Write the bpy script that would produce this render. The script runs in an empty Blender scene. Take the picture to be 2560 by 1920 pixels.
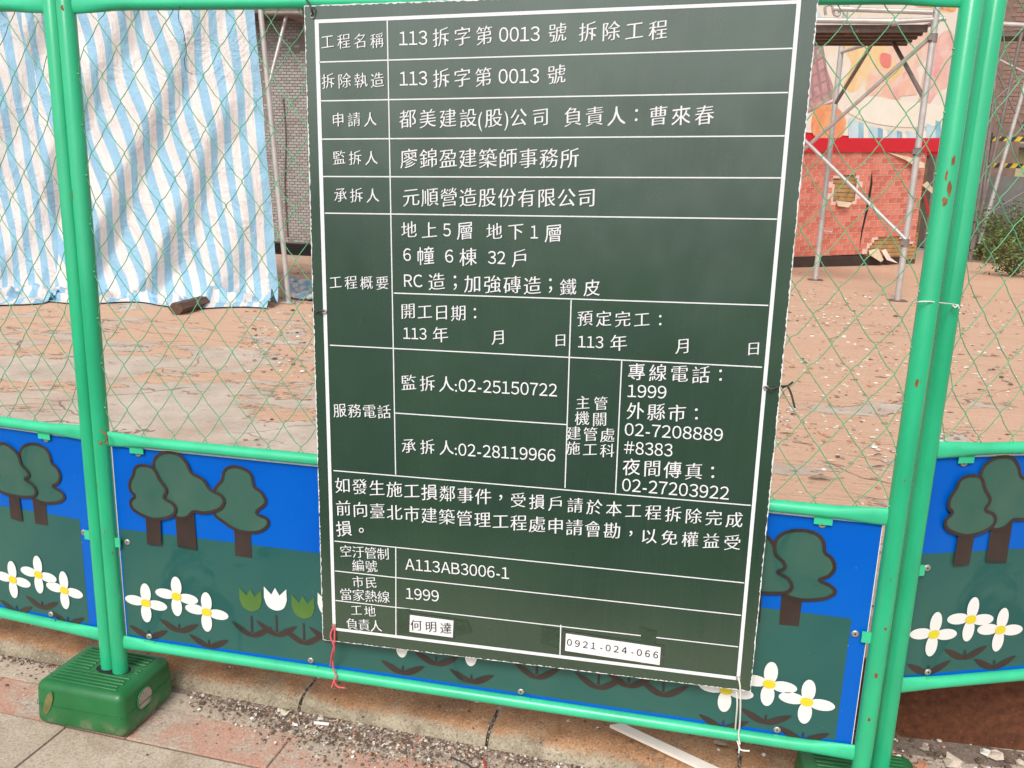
import bpy, bmesh, math, random
from mathutils import Vector, Matrix, noise
from math import radians as R, sin, cos, pi
random.seed(7)
sc = bpy.context.scene
COL = sc.collection
# ------------------------------------------------------------------ camera, world, sun, exposure
CAM = Vector((0.0, -1.721, 1.37))
ROT = [(0.97853625, 0.07688073, -0.19119668),
       (0.20361911, -0.21790842, 0.95449211),
       (0.03171868, -0.97293642, -0.22888567)]        # rows: world x, y, z seen by the lens (right, down, ahead)
F = 2127.2
cd = bpy.data.cameras.new('camera'); cam = bpy.data.objects.new('camera', cd); COL.objects.link(cam)
cd.sensor_width = 36; cd.lens = 36 * F / 2560; cd.clip_start = 0.02; cd.clip_end = 2000
m = Matrix.Identity(4)
for i in range(3):
    m[i][0] = ROT[i][0]; m[i][1] = -ROT[i][1]; m[i][2] = -ROT[i][2]; m[i][3] = CAM[i]
cam.matrix_world = m
sc.camera = cam
w = bpy.data.worlds.new('World'); sc.world = w; w.use_nodes = True
nt = w.node_tree; nt.nodes.clear()
wo = nt.nodes.new('ShaderNodeOutputWorld'); bg = nt.nodes.new('ShaderNodeBackground')
sky = nt.nodes.new('ShaderNodeTexSky'); sky.sky_type = 'NISHITA'; sky.sun_disc = False
sky.sun_elevation = R(46); sky.sun_rotation = R(188); sky.dust_density = 3.0; sky.air_density = 1.0
hs = nt.nodes.new('ShaderNodeHueSaturation'); hs.inputs['Saturation'].default_value = 0.12   # cloud veil: almost no blue
nt.links.new(sky.outputs[0], hs.inputs['Color']); nt.links.new(hs.outputs[0], bg.inputs[0])
bg.inputs[1].default_value = 0.13
nt.links.new(bg.outputs[0], wo.inputs[0])
sd = bpy.data.lights.new('sun', 'SUN'); sd.energy = 1.5; sd.angle = R(17); sd.color = (1, .955, .90)
so = bpy.data.objects.new('sun', sd); COL.objects.link(so)
el, az = R(46), R(188)
sdir = Vector((sin(az) * cos(el), cos(az) * cos(el), sin(el)))
so.rotation_euler = sdir.to_track_quat('Z', 'Y').to_euler()
sc.view_settings.view_transform = 'Standard'; sc.view_settings.look = 'None'
sc.view_settings.gamma = 1; sc.view_settings.exposure = 0.42
sc.view_settings.use_curve_mapping = False

# ------------------------------------------------------------------ measuring helpers
def ray(px, py):
    v = ((px - 1280) / F, (py - 960) / F, 1.0)
    return Vector([sum(ROT[i][k] * v[k] for k in range(3)) for i in range(3)])
def at_y(px, py, y):            # point on the upright plane y = const
    d = ray(px, py); return CAM + d * ((y - CAM.y) / d.y)
def at_z(px, py, z):            # point on the level plane z = const
    d = ray(px, py); return CAM + d * ((z - CAM.z) / d.z)
def at_p(px, py, p, n):
    d = ray(px, py); return CAM + d * ((p - CAM).dot(n) / d.dot(n))

# ------------------------------------------------------------------ materials
def mat(name, col, rough=.6, spec=.5, metal=0.):
    m_ = bpy.data.materials.new(name); m_.use_nodes = True
    b = m_.node_tree.nodes['Principled BSDF']
    b.inputs['Base Color'].default_value = (*col, 1); b.inputs['Roughness'].default_value = rough
    b.inputs['Specular IOR Level'].default_value = spec; b.inputs['Metallic'].default_value = metal
    return m_
class NB:
    """small node-building helper"""
    def __init__(s, m_): s.m = m_; s.t = m_.node_tree; s.b = s.t.nodes['Principled BSDF']
    def n(s, typ, **k):
        q = s.t.nodes.new('ShaderNode' + typ)
        for a, v in k.items(): setattr(q, a, v)
        return q
    def l(s, a, b): s.t.links.new(a, b)
    def coord(s, scale=(1, 1, 1), kind='Object', loc=(0, 0, 0), rot=(0, 0, 0)):
        c = s.n('TexCoord'); mp = s.n('Mapping'); s.l(c.outputs[kind], mp.inputs[0])
        mp.inputs['Scale'].default_value = scale; mp.inputs['Location'].default_value = loc; mp.inputs['Rotation'].default_value = rot
        return mp.outputs[0]
    def noise(s, vec, scale, detail=4, rough=.6, dist=0.):
        q = s.n('TexNoise'); s.l(vec, q.inputs['Vector']); q.inputs['Scale'].default_value = scale
        q.inputs['Detail'].default_value = detail; q.inputs['Roughness'].default_value = rough; q.inputs['Distortion'].default_value = dist
        return q.outputs['Fac']
    def ramp(s, f, stops, interp='LINEAR'):
        q = s.n('ValToRGB'); s.l(f, q.inputs[0]); e = q.color_ramp; e.interpolation = interp
        while len(e.elements) < len(stops): e.elements.new(.5)
        for el_, (p, c) in zip(e.elements, stops):
            el_.position = p; el_.color = (*c, 1) if len(c) == 3 else c
        return q.outputs[0]
    def mix(s, f, a, b, mode='MIX'):
        q = s.n('Mix', data_type='RGBA', blend_type=mode)
        for i, v in ((0, f), (6, a), (7, b)):
            if isinstance(v, (int, float)): q.inputs[i].default_value = v
            elif isinstance(v, tuple): q.inputs[i].default_value = (*v, 1)
            else: s.l(v, q.inputs[i])
        return q.outputs[2]
    def math(s, op, a, b=0., c=0.):
        q = s.n('Math', operation=op)
        for i, v in enumerate((a, b, c)):
            if isinstance(v, (int, float)): q.inputs[i].default_value = v
            else: s.l(v, q.inputs[i])
        return q.outputs[0]
    def col(s, c): s.l(c, s.b.inputs['Base Color'])
    def bump(s, h, strength=.3, dist=.01):
        q = s.n('Bump'); q.inputs['Strength'].default_value = strength; q.inputs['Distance'].default_value = dist
        if getattr(s, 'last', None): s.l(s.last, q.inputs['Normal'])
        s.l(h, q.inputs['Height']); s.l(q.outputs[0], s.b.inputs['Normal']); s.last = q.outputs[0]
g3 = lambda v: (v, v, v)
def worn(name, col, rough=.5, var=.15, scale=8, dirt=None, dirt_at=.62, dscale=20, bump=.15, bdist=.002, spec=.5, stretch=(1, 1, 1), metal=0.):
    m_ = mat(name, col, rough, spec, metal); q = NB(m_); v = q.coord(stretch)
    n1 = q.noise(v, scale, 6, .65)
    lo = tuple(c * (1 - var) for c in col); hi = tuple(min(1, c * (1 + var)) for c in col)
    c = q.ramp(n1, [(.3, lo), (.7, hi)])
    if dirt:
        n2 = q.noise(v, dscale, 8, .7)
        c = q.mix(q.ramp(n2, [(dirt_at, g3(0)), (dirt_at + .06, g3(1))]), c, dirt)
    q.col(c)
    if bump: q.bump(q.noise(v, scale * 6, 5, .7), bump, bdist)
    return m_
M = {}
M['post'] = worn('green_paint', (.027, .425, .20), .22, .22, 5, (.17, .075, .03), .665, 16, .25, .002, stretch=(1, 1, .3))
M['rail'] = worn('green_paint_rail', (.044, .53, .27), .26, .16, 6, (.22, .10, .035), .70, 22, .1, .001)
M['wire'] = worn('green_wire', (.11, .40, .20), .45, .25, 12, None, bump=0)
M['rust'] = worn('rust', (.25, .10, .035), .85, .4, 60)
M['screw'] = worn('zinc_screw', (.45, .42, .38), .4, .2, 90, (.2, .12, .07), .6, 150, metal=.6)
M['white_print'] = mat('white_print', (.80, .79, .80), .45)
M['white_core'] = mat('white_core', (.78, .78, .76), .6)
M['ink'] = mat('black_ink', (.02, .02, .022), .5)
M['paper'] = worn('white_paper', (.84, .82, .80), .35, .03, 10, bump=0)

def sign_mat():
    m_ = mat('sign_green_print', (.02, .05, .03), .28, 1.0); q = NB(m_); v = q.coord()
    q.b.inputs['Coat Weight'].default_value = 1; q.b.inputs['Coat IOR'].default_value = 1.46; q.b.inputs['Coat Roughness'].default_value = .22
    a = q.noise(v, 2.2, 3, .5)
    c = q.ramp(a, [(.35, (.012, .044, .023)), (.6, (.021, .060, .031))])
    fl = q.n('TexWave'); fl.wave_type = 'BANDS'; fl.bands_direction = 'X'; fl.inputs['Scale'].default_value = 75; fl.inputs['Distortion'].default_value = .3
    q.l(v, fl.inputs['Vector'])
    ln = q.noise(q.coord((260, 1, 5)), 1, 2, .5)
    c = q.mix(q.ramp(ln, [(.45, g3(0)), (.7, g3(.40))]), c, (.032, .066, .040))
    sp = q.noise(v, 130, 2, .5)
    c = q.mix(q.ramp(sp, [(.77, g3(0)), (.80, g3(1))]), c, (.02, .03, .02))
    q.col(c)
    q.bump(fl.outputs['Fac'], .10, .0012); q.bump(q.noise(q.coord((3, 3, 1.2)), 1.3, 3, .5), .5, .03)
    q.l(q.ramp(q.noise(v, 5, 4), [(.3, g3(.22)), (.7, g3(.32))]), q.b.inputs['Roughness'])
    return m_
M['sign'] = sign_mat()
def print_mat(name, col, col2, scale=3.0, streak=None, spec=.5):
    m_ = mat(name, col, .30, spec); q = NB(m_); v = q.coord()
    c = q.mix(q.ramp(q.noise(v, scale, 4, .55, .4), [(.35, g3(0)), (.7, g3(1))]), col, col2)
    if scale > 3: c = q.mix(q.ramp(q.noise(q.coord((1, 1, .7), loc=(1.7, 0, .3), rot=(0, .5, 0)), 4.2, 6, .6, 1.2), [(.60, g3(0)), (.66, g3(.75))]), c, (col[0] * .25, col[1] * .85, col[2] * .85))
    scr = q.noise(q.coord((1, 9, 30), rot=(0, .5, 0)), 3, 6, .7)
    c = q.mix(q.ramp(scr, [(.70, g3(0)), (.76, g3(.35))]), c, streak or tuple(min(1, x * 1.5 + .03) for x in col))
    c = q.mix(q.ramp(q.noise(v, 210, 2, .5), [(.775, g3(0)), (.80, g3(.8))]), c, (.5, .52, .5))
    q.col(c)
    q.bump(q.noise(q.coord((1, 1, 1)), 2.5, 2, .5), .25, .01)
    return m_
M['blue'] = print_mat('blue_print', (.0, .098, .50), (.002, .118, .52), 2.5, None, .22)
M['teal'] = print_mat('teal_print', (.018, .100, .090), (.034, .122, .095), 3.2, (.005, .075, .075))
M['crown'] = print_mat('tree_green_print', (.034, .112, .086), (.066, .135, .098), 6)
M['brown'] = print_mat('brown_print', (.036, .024, .021), (.058, .038, .033), 8)
M['flower_w'] = mat('white_flower_print', (.78, .77, .74), .4)
M['yellow'] = mat('yellow_print', (.72, .60, .03), .4)
M['lime'] = print_mat('lime_print', (.065, .16, .035), (.10, .19, .035), 8)
def block_mat():
    m_ = mat('green_plastic_block', (.012, .135, .035), .38, .5); q = NB(m_); v = q.coord()
    c = q.ramp(q.noise(v, 9, 6, .6), [(.3, (.010, .115, .030)), (.7, (.017, .165, .048))])
    geo = q.n('SeparateXYZ'); cc = q.n('TexCoord'); q.l(cc.outputs['Object'], geo.inputs[0])
    low = q.ramp(geo.outputs['Z'], [(.0, g3(1)), (.05, g3(0))])
    dn = q.ramp(q.noise(v, 14, 8, .75), [(.5, g3(0)), (.62, g3(.8))])
    c = q.mix(q.math('MULTIPLY', low, dn), c, (.30, .24, .17))
    sc_ = q.noise(q.coord((2, 2, 14)), 9, 8, .75)
    c = q.mix(q.ramp(sc_, [(.66, g3(0)), (.74, g3(.45))]), c, (.16, .27, .15))
    q.col(c); q.bump(q.noise(v, 260, 3, .6), .25, .0008)
    return m_
M['block'] = block_mat()
M['dark'] = mat('dark_hollow', (.012, .012, .012), .9)  # near-black: grille bars, screw centres, painted shade of post hole and slit

def concrete(name, a, b, stain, sp_col=(.70, .66, .60), scale=3.5, bump=.5):
    m_ = mat(name, a, .85, .3); q = NB(m_); v = q.coord(kind='Object')
    c = q.mix(q.ramp(q.noise(v, scale, 8, .65), [(.35, g3(0)), (.65, g3(1))]), a, b)
    c = q.mix(q.ramp(q.noise(v, scale * 2.3, 8, .7, .5), [(.50, g3(0)), (.68, g3(.75))]), c, stain)
    c = q.mix(q.ramp(q.noise(v, 150, 3, .7), [(.35, g3(.55)), (.52, g3(0))]), c, tuple(x * .45 for x in a))
    c = q.mix(q.ramp(q.noise(v, 190, 3, .7), [(.58, g3(0)), (.70, g3(.7))]), c, sp_col)
    c = q.mix(q.ramp(q.noise(v, 42, 3, .5), [(.735, g3(0)), (.75, g3(.85))]), c, (.09, .065, .05))
    q.col(c); q.bump(q.noise(v, 90, 6, .75), bump, .004); q.bump(q.noise(v, 7, 5, .6), .4, .012)
    return m_
M['pave'] = concrete('pavement_concrete', (.45, .355, .27), (.58, .475, .375), (.36, .265, .185))
def pink_mat():
    m_ = concrete('pink_paver', (.54, .27, .19), (.52, .32, .24), (.38, .28, .21), (.7, .5, .42)); q = NB(m_); v = q.coord()
    src = q.b.inputs['Base Color'].links[0].from_socket
    wear = q.math('ADD', q.noise(v, 3.0, 9, .72), q.math('MULTIPLY', q.noise(v, 60, 4, .7), .12))
    k = q.mix(q.ramp(q.noise(v, 120, 4, .7), [(.4, g3(0)), (.6, g3(1))]), (.36, .28, .22), (.54, .45, .36))
    q.col(q.mix(q.ramp(wear, [(.535, g3(0)), (.615, g3(1))]), src, k)); return m_
M['pink'] = pink_mat()
def kerb_mat():
    m_ = mat('kerb_stone', (.4, .3, .2), .9, .3); q = NB(m_); v = q.coord(); s3 = q.n('SeparateXYZ'); cc = q.n('TexCoord'); q.l(cc.outputs['Object'], s3.inputs[0])
    a = q.ramp(q.noise(v, 5, 8, .7), [(.32, (.20, .12, .07)), (.46, (.42, .20, .09)), (.60, (.52, .28, .14)), (.74, (.44, .35, .24))])
    k = q.ramp(q.noise(v, 4, 8, .72, .4), [(.35, (.20, .165, .11)), (.55, (.42, .36, .26)), (.7, (.60, .53, .40))])
    zz = q.math('ADD', s3.outputs['Z'], q.math('MULTIPLY', q.math('SUBTRACT', q.noise(v, 9, 6, .7), .5), .05))
    c = q.mix(q.ramp(zz, [(.028, g3(0)), (.042, g3(1))]), k, a)
    c = q.mix(q.ramp(q.noise(v, 12, 9, .8), [(.54, g3(0)), (.66, g3(.75))]), c, (.15, .10, .07))
    c = q.mix(q.ramp(q.noise(v, 150, 4, .7), [(.36, g3(.75)), (.50, g3(0))]), c, (.15, .11, .08))
    c = q.mix(q.ramp(q.noise(v, 170, 4, .7), [(.58, g3(0)), (.68, g3(.7))]), c, (.66, .58, .46))
    c = q.mix(q.ramp(q.noise(v, 34, 3, .6), [(.70, g3(0)), (.72, g3(.9))]), c, (.05, .035, .03))
    q.col(c); q.bump(q.noise(v, 110, 6, .8), .8, .004); q.bump(q.noise(v, 16, 7, .7), .7, .012); return m_
M['kerb'] = kerb_mat()
M['soil'] = concrete('dark_soil', (.20, .15, .12), (.27, .21, .17), (.12, .09, .07), (.5, .45, .40), 9, 1)
M['asphalt'] = concrete('asphalt', (.05, .05, .05), (.06, .06, .058), (.04, .04, .04), (.14, .14, .14))

def floor_mat():
    m_ = mat('stripped_site_floor', (.5, .3, .2), .88, .25); q = NB(m_); v = q.coord()
    cc = q.n('TexCoord'); sp = q.n('SeparateXYZ'); q.l(cc.outputs['Object'], sp.inputs[0])
    # large patches of orange sheet left on pale concrete; more bare concrete close to the fence
    nb = q.noise(q.coord((.8, 1.6, 1), loc=(2.3, .4, 0)), 1.25, 9, .62, .6)
    near = q.n('MapRange'); q.l(sp.outputs['Y'], near.inputs[0]); near.inputs[1].default_value = 1.2; near.inputs[2].default_value = 5.5
    near.inputs[3].default_value = -.122; near.inputs[4].default_value = .075
    xr = q.n('MapRange'); q.l(sp.outputs['X'], xr.inputs[0]); xr.inputs[1].default_value = -2.2; xr.inputs[2].default_value = .2
    xr.inputs[3].default_value = -.035; xr.inputs[4].default_value = .07
    f = q.math('ADD', q.math('ADD', nb, near.outputs[0]), xr.outputs[0])
    mask = q.ramp(f, [(.475, g3(0)), (.482, g3(1))])
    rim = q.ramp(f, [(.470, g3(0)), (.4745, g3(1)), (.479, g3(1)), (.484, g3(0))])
    gr = q.noise(q.coord((1.2, 26, 1), rot=(0, 0, .06)), 2.2, 8, .7, .3)
    o = q.ramp(gr, [(.26, (.34, .175, .105)), (.42, (.55, .335, .225)), (.72, (.66, .455, .33))])
    big = q.noise(v, .8, 5, .6)
    o = q.mix(q.ramp(big, [(.4, g3(0)), (.7, g3(.5))]), o, (.61, .41, .30))
    k = q.ramp(q.noise(v, 3, 8, .68), [(.3, (.42, .34, .27)), (.7, (.62, .53, .45))])
    k = q.mix(q.ramp(q.noise(v, 1.7, 6, .6), [(.5, g3(0)), (.66, g3(.5))]), k, (.50, .33, .24))
    c = q.mix(mask, k, o)
    fine = q.noise(q.coord((1, 2.2, 1)), 46, 6, .75)
    c = q.mix(q.ramp(fine, [(.33, g3(.75)), (.44, g3(0))]), c, (.24, .155, .10))
    c = q.mix(q.ramp(fine, [(.62, g3(0)), (.70, g3(.5))]), c, (.72, .62, .52))
    dark = q.noise(q.coord((.7, 2.8, 1), loc=(3, 1, 0)), 7, 9, .78, .4)
    c = q.mix(q.ramp(dark, [(.62, g3(0)), (.66, g3(.8))]), c, (.17, .10, .065))
    # cracks and board joints
    vo = q.n('TexVoronoi', feature='DISTANCE_TO_EDGE'); vv = q.n('Mix', data_type='VECTOR')
    nv = q.n('TexNoise'); nv.inputs['Scale'].default_value = 2.6; nv.inputs['Detail'].default_value = 6; q.l(v, nv.inputs['Vector'])
    q.l(v, vv.inputs[4]); q.l(nv.outputs['Color'], vv.inputs[5]); vv.inputs[0].default_value = .22
    mp = q.n('Mapping'); q.l(vv.outputs[1], mp.inputs[0]); mp.inputs['Scale'].default_value = (.85, 1.9, 1)
    q.l(mp.outputs[0], vo.inputs['Vector']); vo.inputs['Scale'].default_value = 1.1
    crk = q.math('MULTIPLY', q.ramp(vo.outputs[0], [(.0, g3(1)), (.009, g3(0))]), q.ramp(q.noise(v, 1.3, 4), [(.45, g3(0)), (.58, g3(1))]))
    c = q.mix(crk, c, (.13, .08, .05))
    rim_shade = q.math('MULTIPLY', rim, q.ramp(q.noise(v, 4, 4), [(.40, g3(0)), (.52, g3(.9))]))
    c = q.mix(rim_shade, c, (.15, .085, .05))  # shadow in the gaps at patch edges, painted as a dark band
    q.col(c)
    q.bump(mask, .8, .008); q.bump(gr, .25, .006); q.bump(q.noise(v, 60, 7, .75), .5, .006); q.bump(crk, -.5, .006)
    return m_
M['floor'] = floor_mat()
M['stone_l'] = worn('pale_rubble', (.58, .48, .39), .9, .2, 30); M['stone_m'] = worn('grey_rubble', (.32, .26, .21), .9, .25, 30)
M['stone_d'] = worn('brown_rubble', (.13, .085, .06), .9, .3, 30); M['stone_w'] = worn('white_chips', (.72, .69, .64), .85, .1, 30)
M['stone_o'] = worn('orange_rubble', (.46, .22, .13), .9, .2, 30)
M['galv'] = worn('galvanised_tube', (.50, .47, .45), .42, .18, 5, (.30, .20, .13), .68, 14, .2, .002, metal=.35)
M['galv_d'] = worn('dull_scaffold_tube', (.20, .165, .15), .55, .25, 5, (.22, .12, .07), .62, 12, .2, .002, metal=.2)
M['steel_d'] = worn('dark_steel', (.14, .10, .085), .6, .3, 8, (.26, .17, .12), .6, 10)
M['black_tie'] = mat('dark_wire', (.05, .042, .04), .5)
M['string_red'] = mat('pink_red_string', (.72, .10, .13), .6); M['string_pink'] = mat('pink_string', (.80, .35, .40), .6)
M['string_white'] = mat('white_string', (.75, .72, .66), .6)

def tarp_mat():
    m_ = mat('striped_tarpaulin', (.6, .6, .6), .42, .35); q = NB(m_)
    uv = q.n('UVMap'); uv.uv_map = 'UVMap'; sp = q.n('SeparateXYZ'); q.l(uv.outputs[0], sp.inputs[0])
    fr = q.math('FRACT', sp.outputs['X'])
    e = q.ramp(fr, [(0, g3(0)), (.03, g3(1)), (.49, g3(1)), (.52, g3(0))])
    mp = q.n('Mapping'); q.l(uv.outputs[0], mp.inputs[0]); mp.inputs['Scale'].default_value = (.8, 17, 1)
    wv = q.noise(mp.outputs[0], 1.2, 5, .75)
    mp2 = q.n('Mapping'); q.l(uv.outputs[0], mp2.inputs[0]); mp2.inputs['Scale'].default_value = (26, .6, 1)
    th = q.noise(mp2.outputs[0], 1.0, 3, .6)
    blue = q.ramp(wv, [(.3, (.24, .43, .58)), (.7, (.31, .52, .67))])
    white = q.ramp(th, [(.3, (.61, .55, .525)), (.7, (.75, .71, .69))])
    c = q.mix(e, white, blue)
    wl_ = q.noise(mp.outputs[0], 2.4, 7, .8)
    c = q.mix(q.ramp(wl_, [(.34, g3(.55)), (.43, g3(0))]), c, (.34, .36, .38))
    q.col(c); q.bump(wv, .6, .008); q.bump(q.noise(q.coord((1, 1, .5)), 5, 5, .6, .5), .7, .035)
    rd = q.math('ABSOLUTE', q.math('SUBTRACT', q.noise(q.coord((1, 1, .7), rot=(0, .6, 0)), 2.6, 5, .6, .8), .5)); q.bump(q.ramp(rd, [(0, g3(1)), (.09, g3(0))]), .45, .015)
    q.b.inputs['Transmission Weight'].default_value = 0
    return m_
M['tarp'] = tarp_mat()

# ------------------------------------------------------------------ object helpers
def tag(o, label=None, cat=None, group=None, kind=None):
    if label: o['label'] = label
    if cat: o['category'] = cat
    if group: o['group'] = group
    if kind: o['kind'] = kind
    return o
def empty(name, loc=(0, 0, 0), rz=0.):
    o = bpy.data.objects.new(name, None); o.empty_display_size = .1; COL.objects.link(o)
    o.location = loc; o.rotation_euler = (0, 0, rz); return o
class MB:
    """collects geometry for ONE mesh object"""
    def __init__(s): s.v = []; s.f = []; s.mi = []; s.sm = []
    def add(s, vs, fs, mi=0, smooth=False):
        b = len(s.v); s.v += [tuple(p) for p in vs]
        for f in fs: s.f.append([b + i for i in f]); s.mi.append(mi); s.sm.append(smooth)
    def box(s, lo, hi, mi=0, mtx=None):
        x0, y0, z0 = lo; x1, y1, z1 = hi
        vs = [Vector(p) for p in ((x0, y0, z0), (x1, y0, z0), (x1, y1, z0), (x0, y1, z0), (x0, y0, z1), (x1, y0, z1), (x1, y1, z1), (x0, y1, z1))]
        if mtx: vs = [mtx @ p for p in vs]
        s.add(vs, [(0, 3, 2, 1), (4, 5, 6, 7), (0, 1, 5, 4), (1, 2, 6, 5), (2, 3, 7, 6), (3, 0, 4, 7)], mi)
    def tube(s, pts, r, n=10, mi=0, caps=True, flat=None):
        pts = [Vector(p) for p in pts]; rs = r if isinstance(r, (list, tuple)) else [r] * len(pts)
        rings = []; up = None
        for i, p in enumerate(pts):
            t = (pts[min(i + 1, len(pts) - 1)] - pts[max(i - 1, 0)]).normalized()
            if up is None:
                up = Vector((0, 0, 1)) if abs(t.z) < .9 else Vector((0, 1, 0))
            a = (up - t * up.dot(t)).normalized(); up = a; b = t.cross(a)
            ra, rb = (rs[i] if not isinstance(rs[i], tuple) else rs[i][0]), (rs[i] if not isinstance(rs[i], tuple) else rs[i][1])
            rings.append([p + a * ra * cos(2 * pi * k / n) + b * rb * sin(2 * pi * k / n) for k in range(n)])
        vs = [v for rg in rings for v in rg]; fs = []
        for i in range(len(pts) - 1):
            for k in range(n):
                fs.append((i * n + k, (i + 1) * n + k, (i + 1) * n + (k + 1) % n, i * n + (k + 1) % n))
        s.add(vs, fs, mi, True)
        if caps:
            s.add(rings[0], [tuple(range(n))], mi); s.add(rings[-1], [tuple(reversed(range(n)))], mi)
    def build(s, name, mats, parent=None, loc=None, rz=0.):
        me = bpy.data.meshes.new(name); me.from_pydata(s.v, [], s.f)
        for m_ in (mats if isinstance(mats, (list, tuple)) else [mats]): me.materials.append(m_)
        me.polygons.foreach_set('material_index', s.mi); me.polygons.foreach_set('use_smooth', s.sm)
        me.update()
        o = bpy.data.objects.new(name, me); COL.objects.link(o)
        if parent: o.parent = parent
        if loc is not None: o.location = loc
        if rz: o.rotation_euler = (0, 0, rz)
        return o
def copy_tree(o, parent=None):
    c = o.copy(); COL.objects.link(c); c.parent = parent
    for ch in [x for x in COL.objects if x.parent == o and x != c]: copy_tree(ch, c)
    return c
def bevel(o, wd, seg=3):
    b = o.modifiers.new('bevel', 'BEVEL'); b.width = wd; b.segments = seg; b.limit_method = 'ANGLE'
    for p in o.data.polygons: p.use_smooth = True
    return o
def cr(pts, k=5, closed=True):           # smooth curve through points (2D or 3D)
    pts = [Vector(p) for p in pts]; n = len(pts); out = []
    rng = range(n) if closed else range(n - 1)
    for i in rng:
        g = (lambda j: pts[j % n]) if closed else (lambda j: pts[max(0, min(n - 1, j))])
        p0, p1, p2, p3 = g(i - 1), g(i), g(i + 1), g(i + 2)
        for j in range(k):
            t = j / k
            out.append(.5 * ((2 * p1) + (p2 - p0) * t + (2 * p0 - 5 * p1 + 4 * p2 - p3) * t * t + (3 * p1 - p0 - 3 * p2 + p3) * t ** 3))
    if not closed: out.append(pts[-1])
    return out

# ================================================================== GROUND
FZ = .04                                   # site floor level above the pavement
# pavement bed and slabs
o = MB(); o.add([(-60, -.95, -.0055), (60, -.95, -.0055), (60, .5, -.0055), (-60, .5, -.0055)], [(0, 1, 2, 3)])
pavement = o.build('pavement', M['soil']); tag(pavement, kind='structure')
def slab_geo(poly, z, th, mi_rand=0):
    b = MB(); n = len(poly); c = Vector((sum(p[0] for p in poly) / n, sum(p[1] for p in poly) / n))
    ins = [(p[0] + (c.x - p[0]) * .012, p[1] + (c.y - p[1]) * .012) for p in poly]
    b.add([(*p, z - th) for p in poly] + [(*p, z - .003) for p in poly] + [(*p, z) for p in ins],
          [(i, (i + 1) % n, n + (i + 1) % n, n + i) for i in range(n)] + [(n + i, n + (i + 1) % n, 2 * n + (i + 1) % n, 2 * n + i) for i in range(n)] + [tuple(range(2 * n, 3 * n))])
    return b
KA = R(-2.6)                                # the kerb runs at a slight angle to the fence
KO = Vector((-.41, .088, 0)); kx = Vector((cos(KA), sin(KA), 0)); ky = Vector((-sin(KA), cos(KA), 0))
def kp(u, v, z=0): p = KO + kx * u + ky * v; return (p.x, p.y, z)
us = [-4.4, -3.4, -2.45, -1.03, -.40, .012, .95, 1.9, 2.9]
vs_ = [(-.002, -.085), (-.09, -.215), (-.222, -.53), (-.536, -.84)]
for j, (va, vb) in enumerate(vs_):
    k_u = us if j != 1 else [-4.1, -3.2, -2.2, -.86 - .49, -.86, -.47, -.03, .5, 1.2, 1.9, 2.9]
    for i in range(len(k_u) - 1):
        a, b_ = k_u[i] + .002, k_u[i + 1] - .002
        z = random.uniform(-.002, .001)
        q = [kp(a, vb)[:2], kp(b_, vb)[:2], kp(b_, va)[:2], kp(a, va)[:2]]
        pink = (j == 1)
        slab_geo(q, z, .03).build('paving_slab', M['pink'] if pink else M['pave'], pavement)
tag(slab_geo([(-60, -.95), (60, -.95), (60, -.72), (-60, -.72)], .0, .12).build('unseen_road_kerb', M['pave']), kind='structure')  # unseen pavement edge, set near so the dark road starts close
o = MB(); o.add([(-90, -120, -.10), (90, -120, -.10), (90, -.93, -.10), (-90, -.93, -.10)], [(0, 1, 2, 3)])
tag(o.build('unseen_road', M['asphalt']), kind='structure')  # unseen road, added dark and close so the notice's lower part reflects dark
# kerb: stones with a rounded, worn nose
kerb = MB(); kerb.box((-8, .28, -.10), (8, .36, .034)); kerb.add([kp(-5, .012, -.02), kp(5, .012, -.02), kp(5, .03, .026), kp(-5, .03, .026), kp(-5, .30, .034), kp(5, .30, .034)], [(0, 1, 2, 3), (3, 2, 5, 4)]); kerb = kerb.build('kerb', M['soil']); tag(kerb, kind='structure')
kj = [-4.6, -3.5, -2.45, -1.35, -.345 , .012, 1.0, 2.0, 3.0, 4.2]
kj = [-4.5, -3.6, -2.6, -1.55, -.50, .012, .62, 1.5, 2.5, 3.6]
for i in range(len(kj) - 1):
    b = MB(); a, e = kj[i] + .005, kj[i + 1] - .004; N = 40
    prof = [(.004, -.05), (.0, .012), (.010, .030), (.028, .041), (.05, .044), (.10, .045), (.155, .043), (.165, -.05)]
    rows = []
    for s_ in range(N + 1):
        u = a + (e - a) * s_ / N; sh = 1 if 0 < s_ < N else .55
        row = []
        for v_, z in prof:
            nz = noise.noise(Vector((u * 9, v_ * 20, 3 + i))) * .006 + noise.noise(Vector((u * 30, v_ * 40, 9 + i))) * .004
            row.append(kp(u + (0 if 0 < s_ < N else 0), v_ + nz * .8, (z - (1 - sh) * .012 + nz * .8) if z > 0 else z))
        rows.append(row)
    vs = [p for r_ in rows for p in r_]; n = len(prof)
    fs = [(r_ * n + k, (r_ + 1) * n + k, (r_ + 1) * n + k + 1, r_ * n + k + 1) for r_ in range(N) for k in range(n - 1)]
    b.add(vs, fs, 0, True); b.add(rows[0], [tuple(range(n))]); b.add(rows[-1], [tuple(reversed(range(n)))])
    b.build('kerb_stone', M['kerb'], kerb)
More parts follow.
